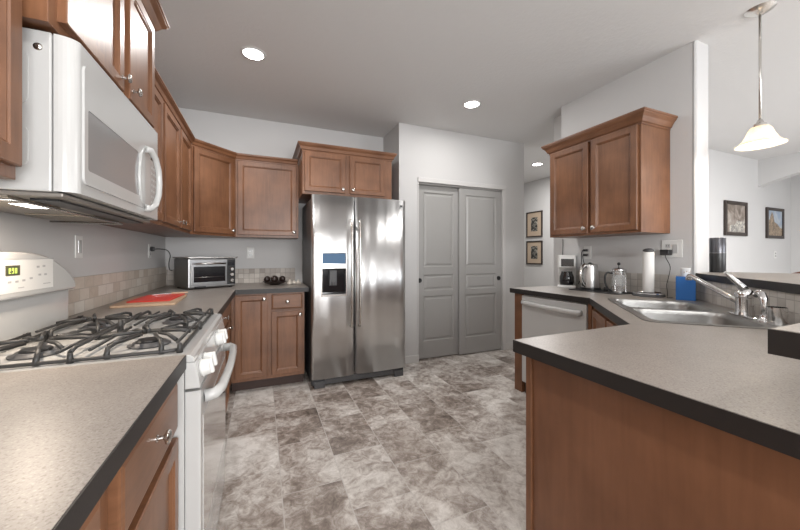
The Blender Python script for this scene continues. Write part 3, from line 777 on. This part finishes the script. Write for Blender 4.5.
MB().tube([(fxm+.002, 1.690, 1.660), (fxm+.004, 1.645, 1.625), (fxm+.006, 1.625, 1.575), (fxm+.006, 1.620, 1.535), (fxm+.006, 1.625, 1.490), (fxm+.004, 1.645, 1.445), (fxm+.002, 1.690, 1.415)], .006, 10).build('handle_recess', 'white', mwd)
mb = MB()
for r_ in range(7):
    for c_ in range(3): mb.box(fxm, fxm+.0012, 1.795+c_*.030, 1.812+c_*.030, 1.445+r_*.026, 1.455+r_*.026)
mb.build('keypad', 'offwhite', mwd)
MB().box(fxm, fxm+.001, 1.79, 1.88, 1.640, 1.662).build('display', 'blackglass', mwd)
lo = MB().lathe([(0, .0012), (.007, .0012), (.008, 0)], (fxm, 1.525, 1.715), 20, 'x').build('badge', 'nickel', mwd)
# underside: vent, filter, lamp
un = MB().box(XL+.01, -.49, MY0+.012, MY1-.02, 1.366, 1.3775, .003).build('underside', 'under', mw)
for y0 in (1.165, 1.64):
    MB().box(-.80, -.60, y0, y0+.24, 1.360, 1.3655).build('grease_filter', 'filter', un)
MB().box(-.67, -.62, 1.30, 1.40, 1.3595, 1.3655, .002).build('lamp_lens', 'hoodlamp', un)
MB().box(-.575, -.515, 1.20, 1.90, 1.3600, 1.3655).build('vent_slot', 'black', un)
mb = MB().tube([(-.835, 1.17, 1.356), (-.60, 1.17, 1.354), (-.585, 1.185, 1.354), (-.585, 1.86, 1.354), (-.60, 1.875, 1.354), (-.835, 1.875, 1.356)], .004, 8)
mb.build('filter_rim', 'nickel', un)
l = area('microwave_hood_lamp', (-.645, 1.35, 1.355), (0, 0, 0), .05, .10, 2.6, (1, .84, .68))

# ------------------------------------------------------------------ refrigerator
fr = thing('refrigerator', 'stainless steel side-by-side refrigerator with ice and water dispenser', 'refrigerator', (.87, 3.4, 0))
FX0, FX1, FY, FZ = .416, 1.333, 3.008, 1.762
MB().box(FX0+.004, FX1-.004, 3.072, 3.80, .02, 1.742, .004).build('body', 'fridge_side', fr)
SPX = .812
def fdoor(x0, x1, hole=None):
    # slightly bowed front
    n = 18; b = bmesh.new(); z0, z1 = .085, FZ
    xs = [x0+(x1-x0)*k/n for k in range(n+1)]
    def yf(x):
        t = 2*(x-x0)/(x1-x0)-1; return FY + .012*abs(t)**6 + .004*t*t
    if hole:
        hx0, hx1, hz0, hz1 = hole
        xs = sorted(set(xs+[hx0, hx1])); xs = [x for x in xs if x in (hx0, hx1) or min(abs(x-hx0), abs(x-hx1)) > .006]; zs = [z0, hz0, hz1, z1]
    else: zs = [z0, z1]
    V = {(i, j): b.verts.new((x, yf(x), z)) for i, x in enumerate(xs) for j, z in enumerate(zs)}
    W = {(i, j): b.verts.new((x, 3.066, z)) for i, x in enumerate(xs) for j, z in enumerate(zs)}
    nx_, nz_ = len(xs)-1, len(zs)-1
    for i in range(nx_):
        for j in range(nz_):
            if hole and j == 1 and hx0-1e-6 <= xs[i] < hx1-1e-6: continue
            f = b.faces.new((V[i, j], V[i+1, j], V[i+1, j+1], V[i, j+1])); f.smooth = True
            b.faces.new((W[i, j], W[i, j+1], W[i+1, j+1], W[i+1, j]))
        b.faces.new((V[i, 0], W[i, 0], W[i+1, 0], V[i+1, 0])); b.faces.new((V[i, nz_], V[i+1, nz_], W[i+1, nz_], W[i, nz_]))
    for j in range(nz_):
        b.faces.new((V[0, j], V[0, j+1], W[0, j+1], W[0, j])); b.faces.new((V[nx_, j], W[nx_, j], W[nx_, j+1], V[nx_, j+1]))
    m_ = MB(); 
    me = bpy.data.meshes.new('t'); bmesh.ops.recalc_face_normals(b, faces=b.faces); b.to_mesh(me); b.free(); m_.bm.from_mesh(me); bpy.data.meshes.remove(me)
    return m_
fd1 = fdoor(FX0, SPX-.004, (.502, .727, .852, 1.235)).build('door', 'steel', fr)
fd2 = fdoor(SPX+.004, FX1).build('door', 'steel', fr)
def fhandle(x, par):
    MB().tube([(x, FY+.008, 1.540), (x, FY-.026, 1.538), (x, FY-.036, 1.51), (x, FY-.042, 1.30), (x, FY-.044, 1.04), (x, FY-.042, .78), (x, FY-.036, .575), (x, FY-.026, .548), (x, FY+.008, .545)], [.012, .012, .0115, .0115, .0115, .0115, .0115, .012, .012], 12).build('handle', 'nickel', par)
fhandle(.772, fd1); fhandle(.850, fd2)
dsp = MB().box(.494, .735, FY-.004, FY+.010, .832, .853, .002).box(.494, .735, FY-.004, FY+.010, 1.232, 1.245, .002).box(.494, .505, FY-.004, FY+.010, .853, 1.232).box(.724, .735, FY-.004, FY+.010, .853, 1.232).box(.505, .724, FY-.004, FY+.010, 1.090, 1.134).build('dispenser_frame', 'nickel', fd1)
MB().box(.509, .720, FY, FY+.012, 1.134, 1.228).build('dispenser_display', 'bluedisp', dsp)
MB().box(.503, .726, FY+.045, FY+.052, .853, 1.090).box(.503, .507, FY+.006, FY+.050, .853, 1.090).box(.722, .726, FY+.006, FY+.050, .853, 1.090).box(.505, .724, FY+.004, FY+.050, .853, .862).build('dispenser_cavity', 'blackglass', dsp)
MB().box(.575, .645, FY+.020, FY+.044, .93, 1.075, .006).lathe([(0, 0), (.02, 0), (.02, .03), (0, .03)], (.61, FY+.028, .935), 16).build('dispenser_paddle', 'fridge_side', dsp)
MB().box(FX0+.01, FX1-.01, 3.045, 3.07, .022, .080, .003).build('kick_grille', 'fridge_side', fr)
for x in (FX0+.02, FX1-.115): MB().box(x, x+.095, 3.020, 3.045, .0, .062, .004).build('roller_cover', 'fridge_side', fr)
for x in (FX0+.05, FX1-.10): MB().box(x, x+.05, 3.70, 3.75, .0, .02).build('foot', 'black', fr)
MB().box(1.275, 1.297, FY-.0005, FY+.004, 1.690, 1.712, .001).build('badge', 'fridge_side', fd2)

# ------------------------------------------------------------------ dishwasher
dw = thing('dishwasher', 'white dishwasher under the far right worktop', 'dishwasher', (2.35, 1.92, 0))
MB().box(2.135, 2.68, 1.612, 2.238, .11, .868).build('body', 'white_matte', dw)
dd = MB().box(2.108, 2.134, 1.614, 2.236, .105, .862, .005).build('door', 'white', dw)
MB().tube([(2.108, 2.205, .803), (2.080, 2.20, .803), (2.068, 2.16, .802), (2.062, 1.92, .800), (2.068, 1.70, .798), (2.080, 1.655, .797), (2.108, 1.65, .797)], [.012, .012, .012, .012, .012, .012, .012], 12, flat=1.6).build('handle', 'white', dd)
MB().box(2.14, 2.64, 1.62, 2.23, 0, .109).build('toe_kick', 'black', dw)
MB().box(2.1072, 2.108, 1.915, 1.925, .833, .839).build('badge', 'offwhite', dd)
fl = MB().box(2.122, 2.14, 1.585, 1.611, .0, .871).build('filler_strip', 'wood', None); tag(fl, 'slim brown filler strip between the dishwasher and the sink cabinet', 'panel')

# ------------------------------------------------------------------ toaster oven
to = thing('toaster_oven', 'stainless toaster oven with dark glass door in the left back corner', 'toaster oven', (-.403, 3.364, ZT), R(28))
# local: x to the left (negative) ; front faces -y
TW, TD, TH = .40, .35, .270
MB(world=False).box(-TW/2, TW/2, 0, TD, .010, TH, .012, 3).build('body', 'steel_dark', to)
for x in (-TW/2+.035, TW/2-.035):
    for y in (.03, TD-.03): MB(world=False).cyl((x, y, 0), (x, y, .012), .016, 16).build('foot', 'black', to)
dr = MB(world=False).box(-TW/2+.022, TW/2-.085, -.014, -.0005, .035, TH-.050, .003).build('door', 'steel_dark', to)
MB(world=False).box(-TW/2+.040, TW/2-.100, -.017, -.0145, .062, TH-.072).build('window', 'blackglass', dr)
mb = MB(world=False); mb.tube([(-TW/2+.05, -.014, TH-.050), (-TW/2+.05, -.045, TH-.046), (TW/2-.110, -.045, TH-.046), (TW/2-.110, -.014, TH-.050)], .008, 10); mb.build('handle', 'nickel', dr)
mb = MB(world=False)
for z in (.105,): mb.tube([(-TW/2+.045, -.0185, z), (TW/2-.105, -.0185, z)], .0015, 6)
mb.build('rack_line', 'nickel', dr)
MB(world=False).box(TW/2-.080, TW/2-.006, -.006, -.0005, .03, TH-.012, .002).build('control_panel', 'black', to)
for z in (.065, .120, .170): MB(world=False).lathe([(0, .022), (.014, .022), (.017, .018), (.019, 0)], (TW/2-.043, -.006, z), 20, '-y').build('control_knob', 'nickel', to)
MB(world=False).box(TW/2-.072, TW/2-.015, -.0075, -.006, .205, .240).build('display', 'blackglass', to)
MB(world=False).box(-TW/2+.05, -TW/2+.14, -.012, .0, .012, .026, .003).build('crumb_tray', 'black', to)
tr = MB(world=False).prism(rrect(-.215, .215, -.015, .345, .02), 0, .006, 'z', .002).prism(rrect(-.220, .220, -.020, .350, .02), .006, .012, 'z', .002).build('baking_tray', 'nickel')
tr.location = (-.403, 3.364, ZT+TH+.001); tr.rotation_euler = (0, 0, R(28)); tag(tr, 'flat metal baking tray lying on top of the toaster oven', 'tray')
cr = MB().tube([(-.845, 3.344, 1.262), (-.80, 3.352, 1.265), (-.76, 3.42, 1.255), (-.765, 3.55, 1.21), (-.79, 3.62, 1.14), (-.79, 3.64, 1.08), (-.765, 3.625, 1.07)], .004, 8, 4).build('cord', 'black', to)
MB().box(-.857, -.832, 3.326, 3.362, 1.245, 1.283, .005).build('plug', 'black', cr)

# ------------------------------------------------------------------ cutting board and mat
cb_ = MB(world=False); cb_.prism(rrect(-.155, .155, -.24, .24, .02), 0, .014, 'z', .003)
cb_ = cb_.build('cutting_board', 'board'); cb_.location = (-.640, 2.545, ZT+.0005); cb_.rotation_euler = (0, 0, R(3)); tag(cb_, 'pale wooden cutting board on the counter beyond the range', 'cutting board')
cm = MB(world=False); cm.prism(rrect(-.110, .110, -.19, .19, .015), 0, .007, 'z', .002)
cm = cm.build('cutting_mat', 'red'); cm.location = (-.625, 2.60, ZT+.015); cm.rotation_euler = (0, 0, R(-2)); tag(cm, 'bright red cutting mat lying on the wooden board', 'cutting mat')
kn = thing('kitchen_knife', 'small knife with tan handle lying at the far edge of the red mat', 'knife', (-.56, 2.77, ZT+.0225), R(15))
MB(world=False).box(-.03, .07, -.008, .008, 0, .012, .004).build('handle', 'board', kn)
MB(world=False).prism([(-.03, -.009), (-.03, .009), (-.14, .006), (-.16, -.004), (-.14, -.009)], .004, .006).build('blade', 'chrome', kn)

# ------------------------------------------------------------------ fruit bowl
bx, by = .122, 3.53
bw = MB().lathe([(0, ZT), (.045, ZT), (.05, ZT+.006), (.085, ZT+.016), (.115, ZT+.036), (.112, ZT+.038), (.08, ZT+.020), (0, ZT+.012)], (bx, by, 0), 36).build('fruit_bowl', 'frame_dark'); tag(bw, 'shallow dark bowl of fruit on the back counter', 'bowl')
desc = ['leftmost dark avocado in the bowl', 'large dark avocado at the centre front of the bowl', 'dark avocado on the right side of the bowl', 'dark avocado at the back of the fruit bowl']
for (dx, dy, dz), ds in zip(((-.070, .005, .058), (-.002, -.042, .058), (.072, .005, .058), (.0, .048, .060)), desc):
    a = MB(world=False).ball((0, 0, 0), .032, (1.15, .95, .98)).build('avocado', 'avocado'); a.location = (bx+dx, by+dy, ZT+dz); a.rotation_euler = (0, 0, random.random()*3); tag(a, ds, 'avocado', 'avocados in the bowl')
for i, ((dx, dy, s_), ds) in enumerate(zip(((.140, -.05, 1.25), (.185, -.02, 1.05), (.222, -.045, 1.15)), ('white garlic bulb nearest the fruit bowl', 'small garlic bulb in the middle of the three on the counter', 'garlic bulb nearest the refrigerator'))):
    g = MB(world=False).lathe([(0, 0), (.012*s_, 0), (.023*s_, .010*s_), (.022*s_, .020*s_), (.010*s_, .030*s_), (.004*s_, .042*s_), (0, .044*s_)], seg=14).build('garlic_bulb', 'garlic')
    g.location = (bx+dx, by+dy, ZT+.0005); tag(g, ds, 'garlic', 'garlic bulbs on the back counter')

# ------------------------------------------------------------------ outlets and switches (local: face -Y)
def plate(name, label, loc, rot, w_=.072, h=.116, kinds=('outlet',)):
    p = thing(name, label, 'outlet' if 'switch' not in name else 'switch', loc, rot)
    MB(world=False).box(-w_/2, w_/2, -.006, -.0005, -h/2, h/2, .003).build('cover_plate', 'white_matte', p)
    n = len(kinds)
    for i, k in enumerate(kinds):
        cx = (i-(n-1)/2)*.046
        if k == 'outlet':
            for z in (-.021, .021):
                rcp = MB(world=False).prism(rrect(cx-.016, cx+.016, z-.014, z+.014, .006), -.0085, -.006, 'y').build('socket', 'white', p)
                MB(world=False).box(cx-.009, cx-.006, -.0092, -.0085, z-.004, z+.006).box(cx+.005, cx+.008, -.0092, -.0085, z-.004, z+.006).build('slots', 'black', rcp)
        else:
            MB(world=False).box(cx-.016, cx+.016, -.010, -.006, -.033, .033, .002).build('rocker', 'white', p)
    return p
plate('wall_switch', 'white switch plate on the left wall behind the range', (XL, 2.19, 1.255), r90, kinds=('rocker',))
plate('wall_outlet', 'white outlet on the left wall by the toaster oven', (XL, 3.344, 1.247), r90)
plate('wall_outlet', 'white outlet on the back wall right of the toaster oven', (-.110, YB, 1.236), 0)
plate('wall_outlet', 'white outlet behind the kettle on the right wall', (2.729, 2.075, 1.235), -r90)
plate('wall_switch', 'wide white plate with outlet and rocker switch above the blue box', (2.729, 1.412, 1.258), -r90, w_=.13, h=.125, kinds=('outlet', 'rocker'))
plate('wall_outlet', 'white outlet low on the dining room wall between the two paintings', (7.60, 2.50, 1.22), 0)

# phone charger and cord
ad = MB().box(2.672, 2.7195, 1.405, 1.462, 1.212, 1.252, .005).build('power_adapter', 'black'); tag(ad, 'black power adapter with hanging cord, plugged in above the blue box', 'adapter')
MB().tube([(2.69, 1.435, 1.213), (2.69, 1.43, 1.19), (2.692, 1.405, 1.13), (2.695, 1.415, 1.06), (2.690, 1.425, 1.00), (2.66, 1.405, .945), (2.62, 1.385, .918), (2.59, 1.37, .9175), (2.60, 1.350, .9175), (2.62, 1.352, .9175)], .0025, 6, 4).build('cord', 'black', ad)

# ------------------------------------------------------------------ coffee maker, kettle, french press
cmk = thing('coffee_maker', 'white drip coffee maker with dark carafe left of the kettle', 'coffee maker', (2.615, 2.20, ZT), R(-52))
MB(world=False).box(-.075, .075, -.09, .09, 0, .025, .008).box(-.075, .075, .03, .09, .025, .20, .006).prism(rrect(-.075, .075, -.08, .09, .025), .185, .30, 'z', .006).build('housing', 'white_matte', cmk)
mb = MB(world=False).lathe([(0, .028), (.054, .028), (.060, .05), (.060, .10), (.048, .135), (.046, .15), (0, .15)], (0, -.03, 0), 28); mb.build('carafe', 'blackglass', cmk)
MB(world=False).box(-.045, .060, -.0815, -.079, .195, .265).build('control_window', 'blackglass', cmk)
ke = thing('kettle', 'stainless steel electric kettle with dark handle', 'kettle', (2.585, 1.945, ZT), R(185))
mat_ = MB().prism([(p[0], p[1]) for p in rrect(2.45, 2.70, 1.63, 2.06, .03)], 0, .006, 'z', .002)
mt = mat_.build('counter_mat', 'black'); mt.location = (0, 0, ZT+.0005); tag(mt, 'black mat under the kettle and french press', 'mat')
ke.location.z = ZT+.007
MB(world=False).lathe([(0, 0), (.078, 0), (.080, .006), (.078, .018), (0, .018)], seg=36).build('power_base', 'black', ke)
MB(world=False).lathe([(0, .018), (.066, .018), (.067, .024), (.064, .10), (.058, .185), (.056, .208), (.052, .214), (0, .220)], seg=40).build('body', 'steel', ke)
MB(world=False).prism([(-.052, -.020), (-.072, .0), (-.052, .020)], .175, .209).build('spout', 'steel', ke)
MB(world=False).tube([(.045, 0, .208), (.080, 0, .209), (.115, 0, .185), (.130, 0, .14), (.125, 0, .09), (.102, 0, .045), (.062, 0, .030)], [.012, .013, .012, .011, .011, .011, .010], 12, flat=1.1).build('handle', 'nickel', ke)
MB(world=False).tube([(.060, 0, .190), (.080, 0, .190), (.103, 0, .170), (.115, 0, .135), (.110, 0, .095), (.092, 0, .06), (.068, 0, .045)], .008, 10).build('handle_grip', 'black', ke)
MB(world=False).lathe([(0, .228), (.010, .228), (.012, .222), (.03, .218)], seg=20).build('lid_knob', 'black', ke)
fp = thing('french_press', 'glass french press coffee maker right of the kettle', 'french press', (2.585, 1.700, ZT+.0075), R(140))
MB(world=False).lathe([(0, .008), (.047, .008), (.047, .165), (.0455, .165), (.0455, .010), (0, .010)], seg=32).build('beaker', 'glass', fp)
MB(world=False).lathe([(0, .011), (.0445, .011), (.0445, .050), (0, .050)], seg=32).build('coffee', 'coffee', fp)
mb = MB(world=False).lathe([(.049, .0), (.052, .0), (.052, .012), (.049, .012), (.049, .0)], seg=32).lathe([(.049, .140), (.0525, .140), (.0525, .156), (.049, .156), (.049, .140)], seg=32)
for k in range(4):
    a = R(45+90*k); c_, s_ = math.cos(a)*.0505, math.sin(a)*.0505
    mb.tube([(c_*1.08, s_*1.08, 0), (c_, s_, .01), (c_, s_, .150)], .003, 6)
mb.build('steel_frame', 'chrome', fp)
MB(world=False).lathe([(0, .163), (.051, .163), (.053, .168), (.050, .180), (.030, .192), (.0, .195)], seg=32).build('lid', 'chrome', fp)
MB(world=False).tube([(0, 0, .19), (0, 0, .215)], .003, 8).ball((0, 0, .222), .012).build('plunger', 'black', fp)
MB(world=False).tube([(.052, 0, .148), (.078, 0, .152), (.093, 0, .13), (.095, 0, .09), (.088, 0, .05), (.07, 0, .02), (.053, 0, .014)], .0075, 10, 3).build('handle', 'black', fp)
for (z, own, pts) in ((1.256, cmk, [(2.692, 2.082, 1.256), (2.680, 2.092, 1.25), (2.678, 2.10, 1.20), (2.685, 2.10, 1.08), (2.70, 2.12, 1.0), (2.712, 2.16, ZT+.03)]),
                      (1.214, ke, [(2.692, 2.082, 1.214), (2.676, 2.085, 1.205), (2.676, 2.075, 1.15), (2.70, 2.06, 1.05), (2.71, 2.05, .95), (2.69, 2.02, ZT+.016), (2.655, 1.985, ZT+.014)])):
    c_ = MB().tube(pts, .0035, 8, 4).build('cord', 'black', own)
    MB().box(2.690, 2.7195, 2.068, 2.096, z-.010, z+.010, .004).build('plug', 'black', c_)
hook = MB().tube([(2.72, 2.335, 1.368), (2.718, 2.335, 1.17)], .0035, 6).tube([(2.718, 2.335, 1.17), (2.70, 2.332, 1.165)], .003, 6)
hk = hook.build('hanging_wire', 'black'); tag(hk, 'thin dark wire hanging down the wall end beyond the coffee maker', 'wire')
sc2 = thing('salt_shaker', 'small dark shaker on the mat between kettle and french press', 'shaker', (2.60, 1.815, ZT+.007))
MB(world=False).lathe([(0, 0), (.016, 0), (.017, .02), (.014, .032), (0, .032)], seg=18).build('jar', 'black', sc2)
MB(world=False).lathe([(0, .032), (.015, .032), (.013, .042), (0, .044)], seg=18).build('cap', 'nickel', sc2)

# ------------------------------------------------------------------ paper towel holder
pt = thing('paper_towel_holder', 'upright paper towel roll on a dark round holder', 'paper towel holder', (2.600, 1.495, ZT+.0005))
MB(world=False).lathe([(0, 0), (.098, 0), (.100, .006), (.094, .016), (.060, .022), (0, .024)], seg=40).build('base', 'fridge_side', pt)
MB(world=False).lathe([(.092, .014), (.096, .020), (.092, .026), (.088, .020), (.092, .014)], seg=40).build('base_ring', 'chrome', pt)
MB(world=False).cyl((0, 0, .02), (0, 0, .3205), .006).build('rod', 'chrome', pt)
MB(world=False).lathe([(.011, .028), (.034, .028), (.035, .03), (.035, .318), (.034, .320), (.011, .320), (.011, .028)], seg=36).build('paper_roll', 'paper', pt)
MB(world=False).lathe([(0, .321), (.022, .321), (.034, .328), (.034, .336), (.018, .346), (0, .348)], seg=28).build('finial', 'fridge_side', pt)

# ------------------------------------------------------------------ blue box and cup
bb_ = MB(world=False).box(-.050, .050, -.050, .050, 0, .155, .004).build('blue_box', 'blue'); bb_.location = (2.602, 1.268, ZT+.0005); bb_.rotation_euler = (0, 0, R(26)); tag(bb_, 'bright blue square box on the counter beside the sink', 'box')
pc_ = thing('paper_cup', 'small white paper cup with faint print on the blue box', 'cup', (2.610, 1.273, ZT+.156))
MB(world=False).lathe([(0, 0), (.020, 0), (.022, .008), (.026, .052), (.0275, .054), (.026, .056), (.024, .052), (.019, .004), (0, .004)], seg=28).build('cup_wall', 'paper', pc_)
mb = MB(world=False)
for k in range(5):
    a = R(190+k*32); mb.ball((.0235*math.cos(a), .0235*math.sin(a), .028+.006*(k % 2)), .006, (.5, .5, 1), 8)
mb.build('printed_dots', 'mat_tan', pc_)

# ------------------------------------------------------------------ things past the bar
sk2 = thing('round_speaker', 'tall dark cylinder standing on the far end of the bar ledge', 'speaker', (2.950, 1.250, 1.092))
MB(world=False).lathe([(0, 0), (.042, 0), (.0435, .004), (.0435, .135), (0, .135)], seg=36).build('base', 'black', sk2)
MB(world=False).lathe([(0, .136), (.0435, .136), (.0435, .238), (.041, .242), (0, .242)], seg=36).build('upper_body', basic('dark_satin_metal', (.10, .10, .11), .3, metal=.8), sk2)
ch = thing('dining_chair', 'dark red wooden chair back just visible past the bar ledge at right', 'chair', (3.77, .97, 0), R(-70))
for x in (-.19, .19):
    MB(world=False).box(x-.018, x+.018, -.018, .018, 0, 1.07, .004).build('leg', 'frame_dark', ch)
    MB(world=False).box(x-.018, x+.018, .38, .416, 0, .45, .004).build('leg', 'frame_dark', ch)
MB(world=False).box(-.21, .21, -.02, .42, .45, .48, .008).build('seat', 'frame_dark', ch)
arcp = [(-.21, 1.02)] + [(-.21+.42*k/14, 1.06+.055*math.sin(math.pi*k/14)) for k in range(15)] + [(.21, 1.02)]
MB(world=False).prism(arcp, -.015, .015, 'y', .004).build('backrest', basic('red_brown_chair_wood', (.12, .035, .02), .35), ch)

# ------------------------------------------------------------------ pictures
def picture(name, label, loc, rot, w_, h, fw, mats, builder, group, matw=0):
    p = thing(name, label, 'picture', loc, rot, group)
    mb = MB(world=False); t = .028
    mb.box(-w_/2, -w_/2+fw, -t, -.001, -h/2, h/2, .003); mb.box(w_/2-fw, w_/2, -t, -.001, -h/2, h/2, .003)
    mb.box(-w_/2+fw, w_/2-fw, -t, -.001, h/2-fw, h/2, .003); mb.box(-w_/2+fw, w_/2-fw, -t, -.001, -h/2, -h/2+fw, .003)
    mb.build('frame', 'frame_dark', p)
    builder(p, w_-2*fw, h-2*fw)
def b_print(p, w_, h):
    MB(world=False).box(-w_/2, w_/2, -.014, -.010, -h/2, h/2).build('mat_board', 'mat_tan', p)
    MB(world=False).box(-w_*.23, w_*.23, -.016, -.0142, -h*.30, h*.30).build('print', 'art1', p)
def b_forest(p, w_, h):
    a = MB(world=False).box(-w_/2, w_/2, -.014, -.010, -h/2, h/2).build('canvas', 'art2', p)
    MB(world=False).prism([(-w_*.38, -h*.48), (-w_*.30, -h*.25), (-w_*.05, -h*.22), (w_*.15, -h*.08), (w_*.40, -h*.12), (w_*.47, h*.08), (w_*.49, -h*.30), (w_*.30, -h*.48)], -.0155, -.0142, 'y').build('painted_water', 'snow_art', a)
def b_tower(p, w_, h):
    a = MB(world=False).box(-w_/2, w_/2, -.014, -.010, -h/2, h/2).build('canvas', 'sky_art', p)
    MB(world=False).prism([(-w_*.5, -h*.5), (-w_*.5, h*.10), (-w_*.36, h*.14), (-w_*.30, h*.32), (-w_*.22, h*.45), (-w_*.12, h*.33), (-w_*.05, h*.05), (w_*.15, -h*.02), (w_*.35, -h*.18), (w_*.5, -h*.20), (w_*.5, -h*.5)], -.0155, -.0142, 'y').build('painted_rocks', 'rock_art', a)
picture('framed_print', 'upper of two small framed dark prints in the hallway', (4.95, 4.90, 1.82), -r90, .40, .50, .022, None, b_print, 'framed prints in the hall')
picture('framed_print', 'lower of two small framed dark prints in the hallway', (4.95, 4.90, 1.265), -r90, .40, .46, .022, None, b_print, 'framed prints in the hall')
picture('framed_painting', 'brown framed faded woodland painting, left of the two in the dining room', (6.36, 2.50, 1.745), 0, .62, .50, .05, None, b_forest, 'paintings in the dining room')
picture('framed_painting', 'brown framed painting of rock spire under blue sky, right one in dining room', (7.56, 2.50, 1.722), 0, .57, .485, .045, None, b_tower, 'paintings in the dining room')

# ------------------------------------------------------------------ ceiling lights
def downlight(x, y, label, power=LAMP_W):
    t = thing('recessed_light', label, 'ceiling light', (x, y, ZC), 0, 'recessed ceiling lights')
    MB(world=False).lathe([(.067, -.001), (.070, -.008), (.086, -.005), (.090, -.0005), (.067, -.0005), (.067, -.001)], seg=36).build('trim_ring', 'trim', t)
    MB(world=False).lathe([(0, -.006), (.066, -.006), (.066, -.002), (0, -.002)], seg=36).build('lens', 'lamp', t)
    l = bpy.data.lights.new('recessed_lamp', 'AREA'); l.shape = 'DISK'; l.size = .12; l.energy = power; l.color = (1, .975, .95)
    o = bpy.data.objects.new('recessed_lamp', l); COL.objects.link(o); o.location = (x, y, ZC-.012)
downlight(-.055, 2.61, 'round recessed ceiling light nearest the left wall cabinets')
downlight(1.881, 2.656, 'round recessed ceiling light in front of the closet doors', 7.5)
downlight(4.089, 3.991, 'round recessed ceiling light in the far hallway', 26)
downlight(-.055, .55, 'round recessed ceiling light above the camera, unseen, added for even light', 7)  # added lamp outside the frame, evens out the kitchen light
downlight(1.15, -.8, 'round recessed ceiling light behind the camera, unseen, added as fill')  # unseen lamp put in as general fill
downlight(5.3, .2, 'round recessed ceiling light over the dining area, unseen, added to brighten it', 60)  # unseen lamp added to lift the dining room walls

# pendant
pd = thing('pendant_light', 'pendant lamp with bell shaped alabaster glass shade over the bar', 'pendant light', (2.745, .965, ZC))
MB(world=False).lathe([(0, -.032), (.018, -.030), (.040, -.020), (.060, -.008), (.068, -.0005), (0, -.0005)], seg=36).build('canopy', 'nickel', pd)
MB(world=False).cyl((0, 0, -.03), (0, 0, -.68), .0065, 14).build('rod', 'nickel', pd)
MB(world=False).lathe([(0, -.66), (.012, -.66), (.016, -.675), (.030, -.685), (.032, -.700), (.026, -.705), (0, -.705)], seg=28).build('socket_cap', 'nickel', pd)
sh = MB(world=False).lathe([(.028, -.700), (.040, -.703), (.052, -.720), (.062, -.750), (.078, -.782), (.100, -.802), (.110, -.807), (.109, -.811), (.098, -.807), (.075, -.786), (.059, -.754), (.049, -.724), (.037, -.708), (.028, -.704)], seg=48).build('glass_shade', 'shade', pd)
MB(world=False).ball((0, 0, -.750), .022, (1, 1, 1.25)).build('bulb', emit('warm_bulb', (1, .86, .66), 5), pd)
l = bpy.data.lights.new('pendant_bulb_light', 'POINT'); l.energy = 4.5; l.color = (1, .88, .72); l.shadow_soft_size = .03
o = bpy.data.objects.new('pendant_bulb_light', l); COL.objects.link(o); o.location = (2.745, .965, ZC-.80)
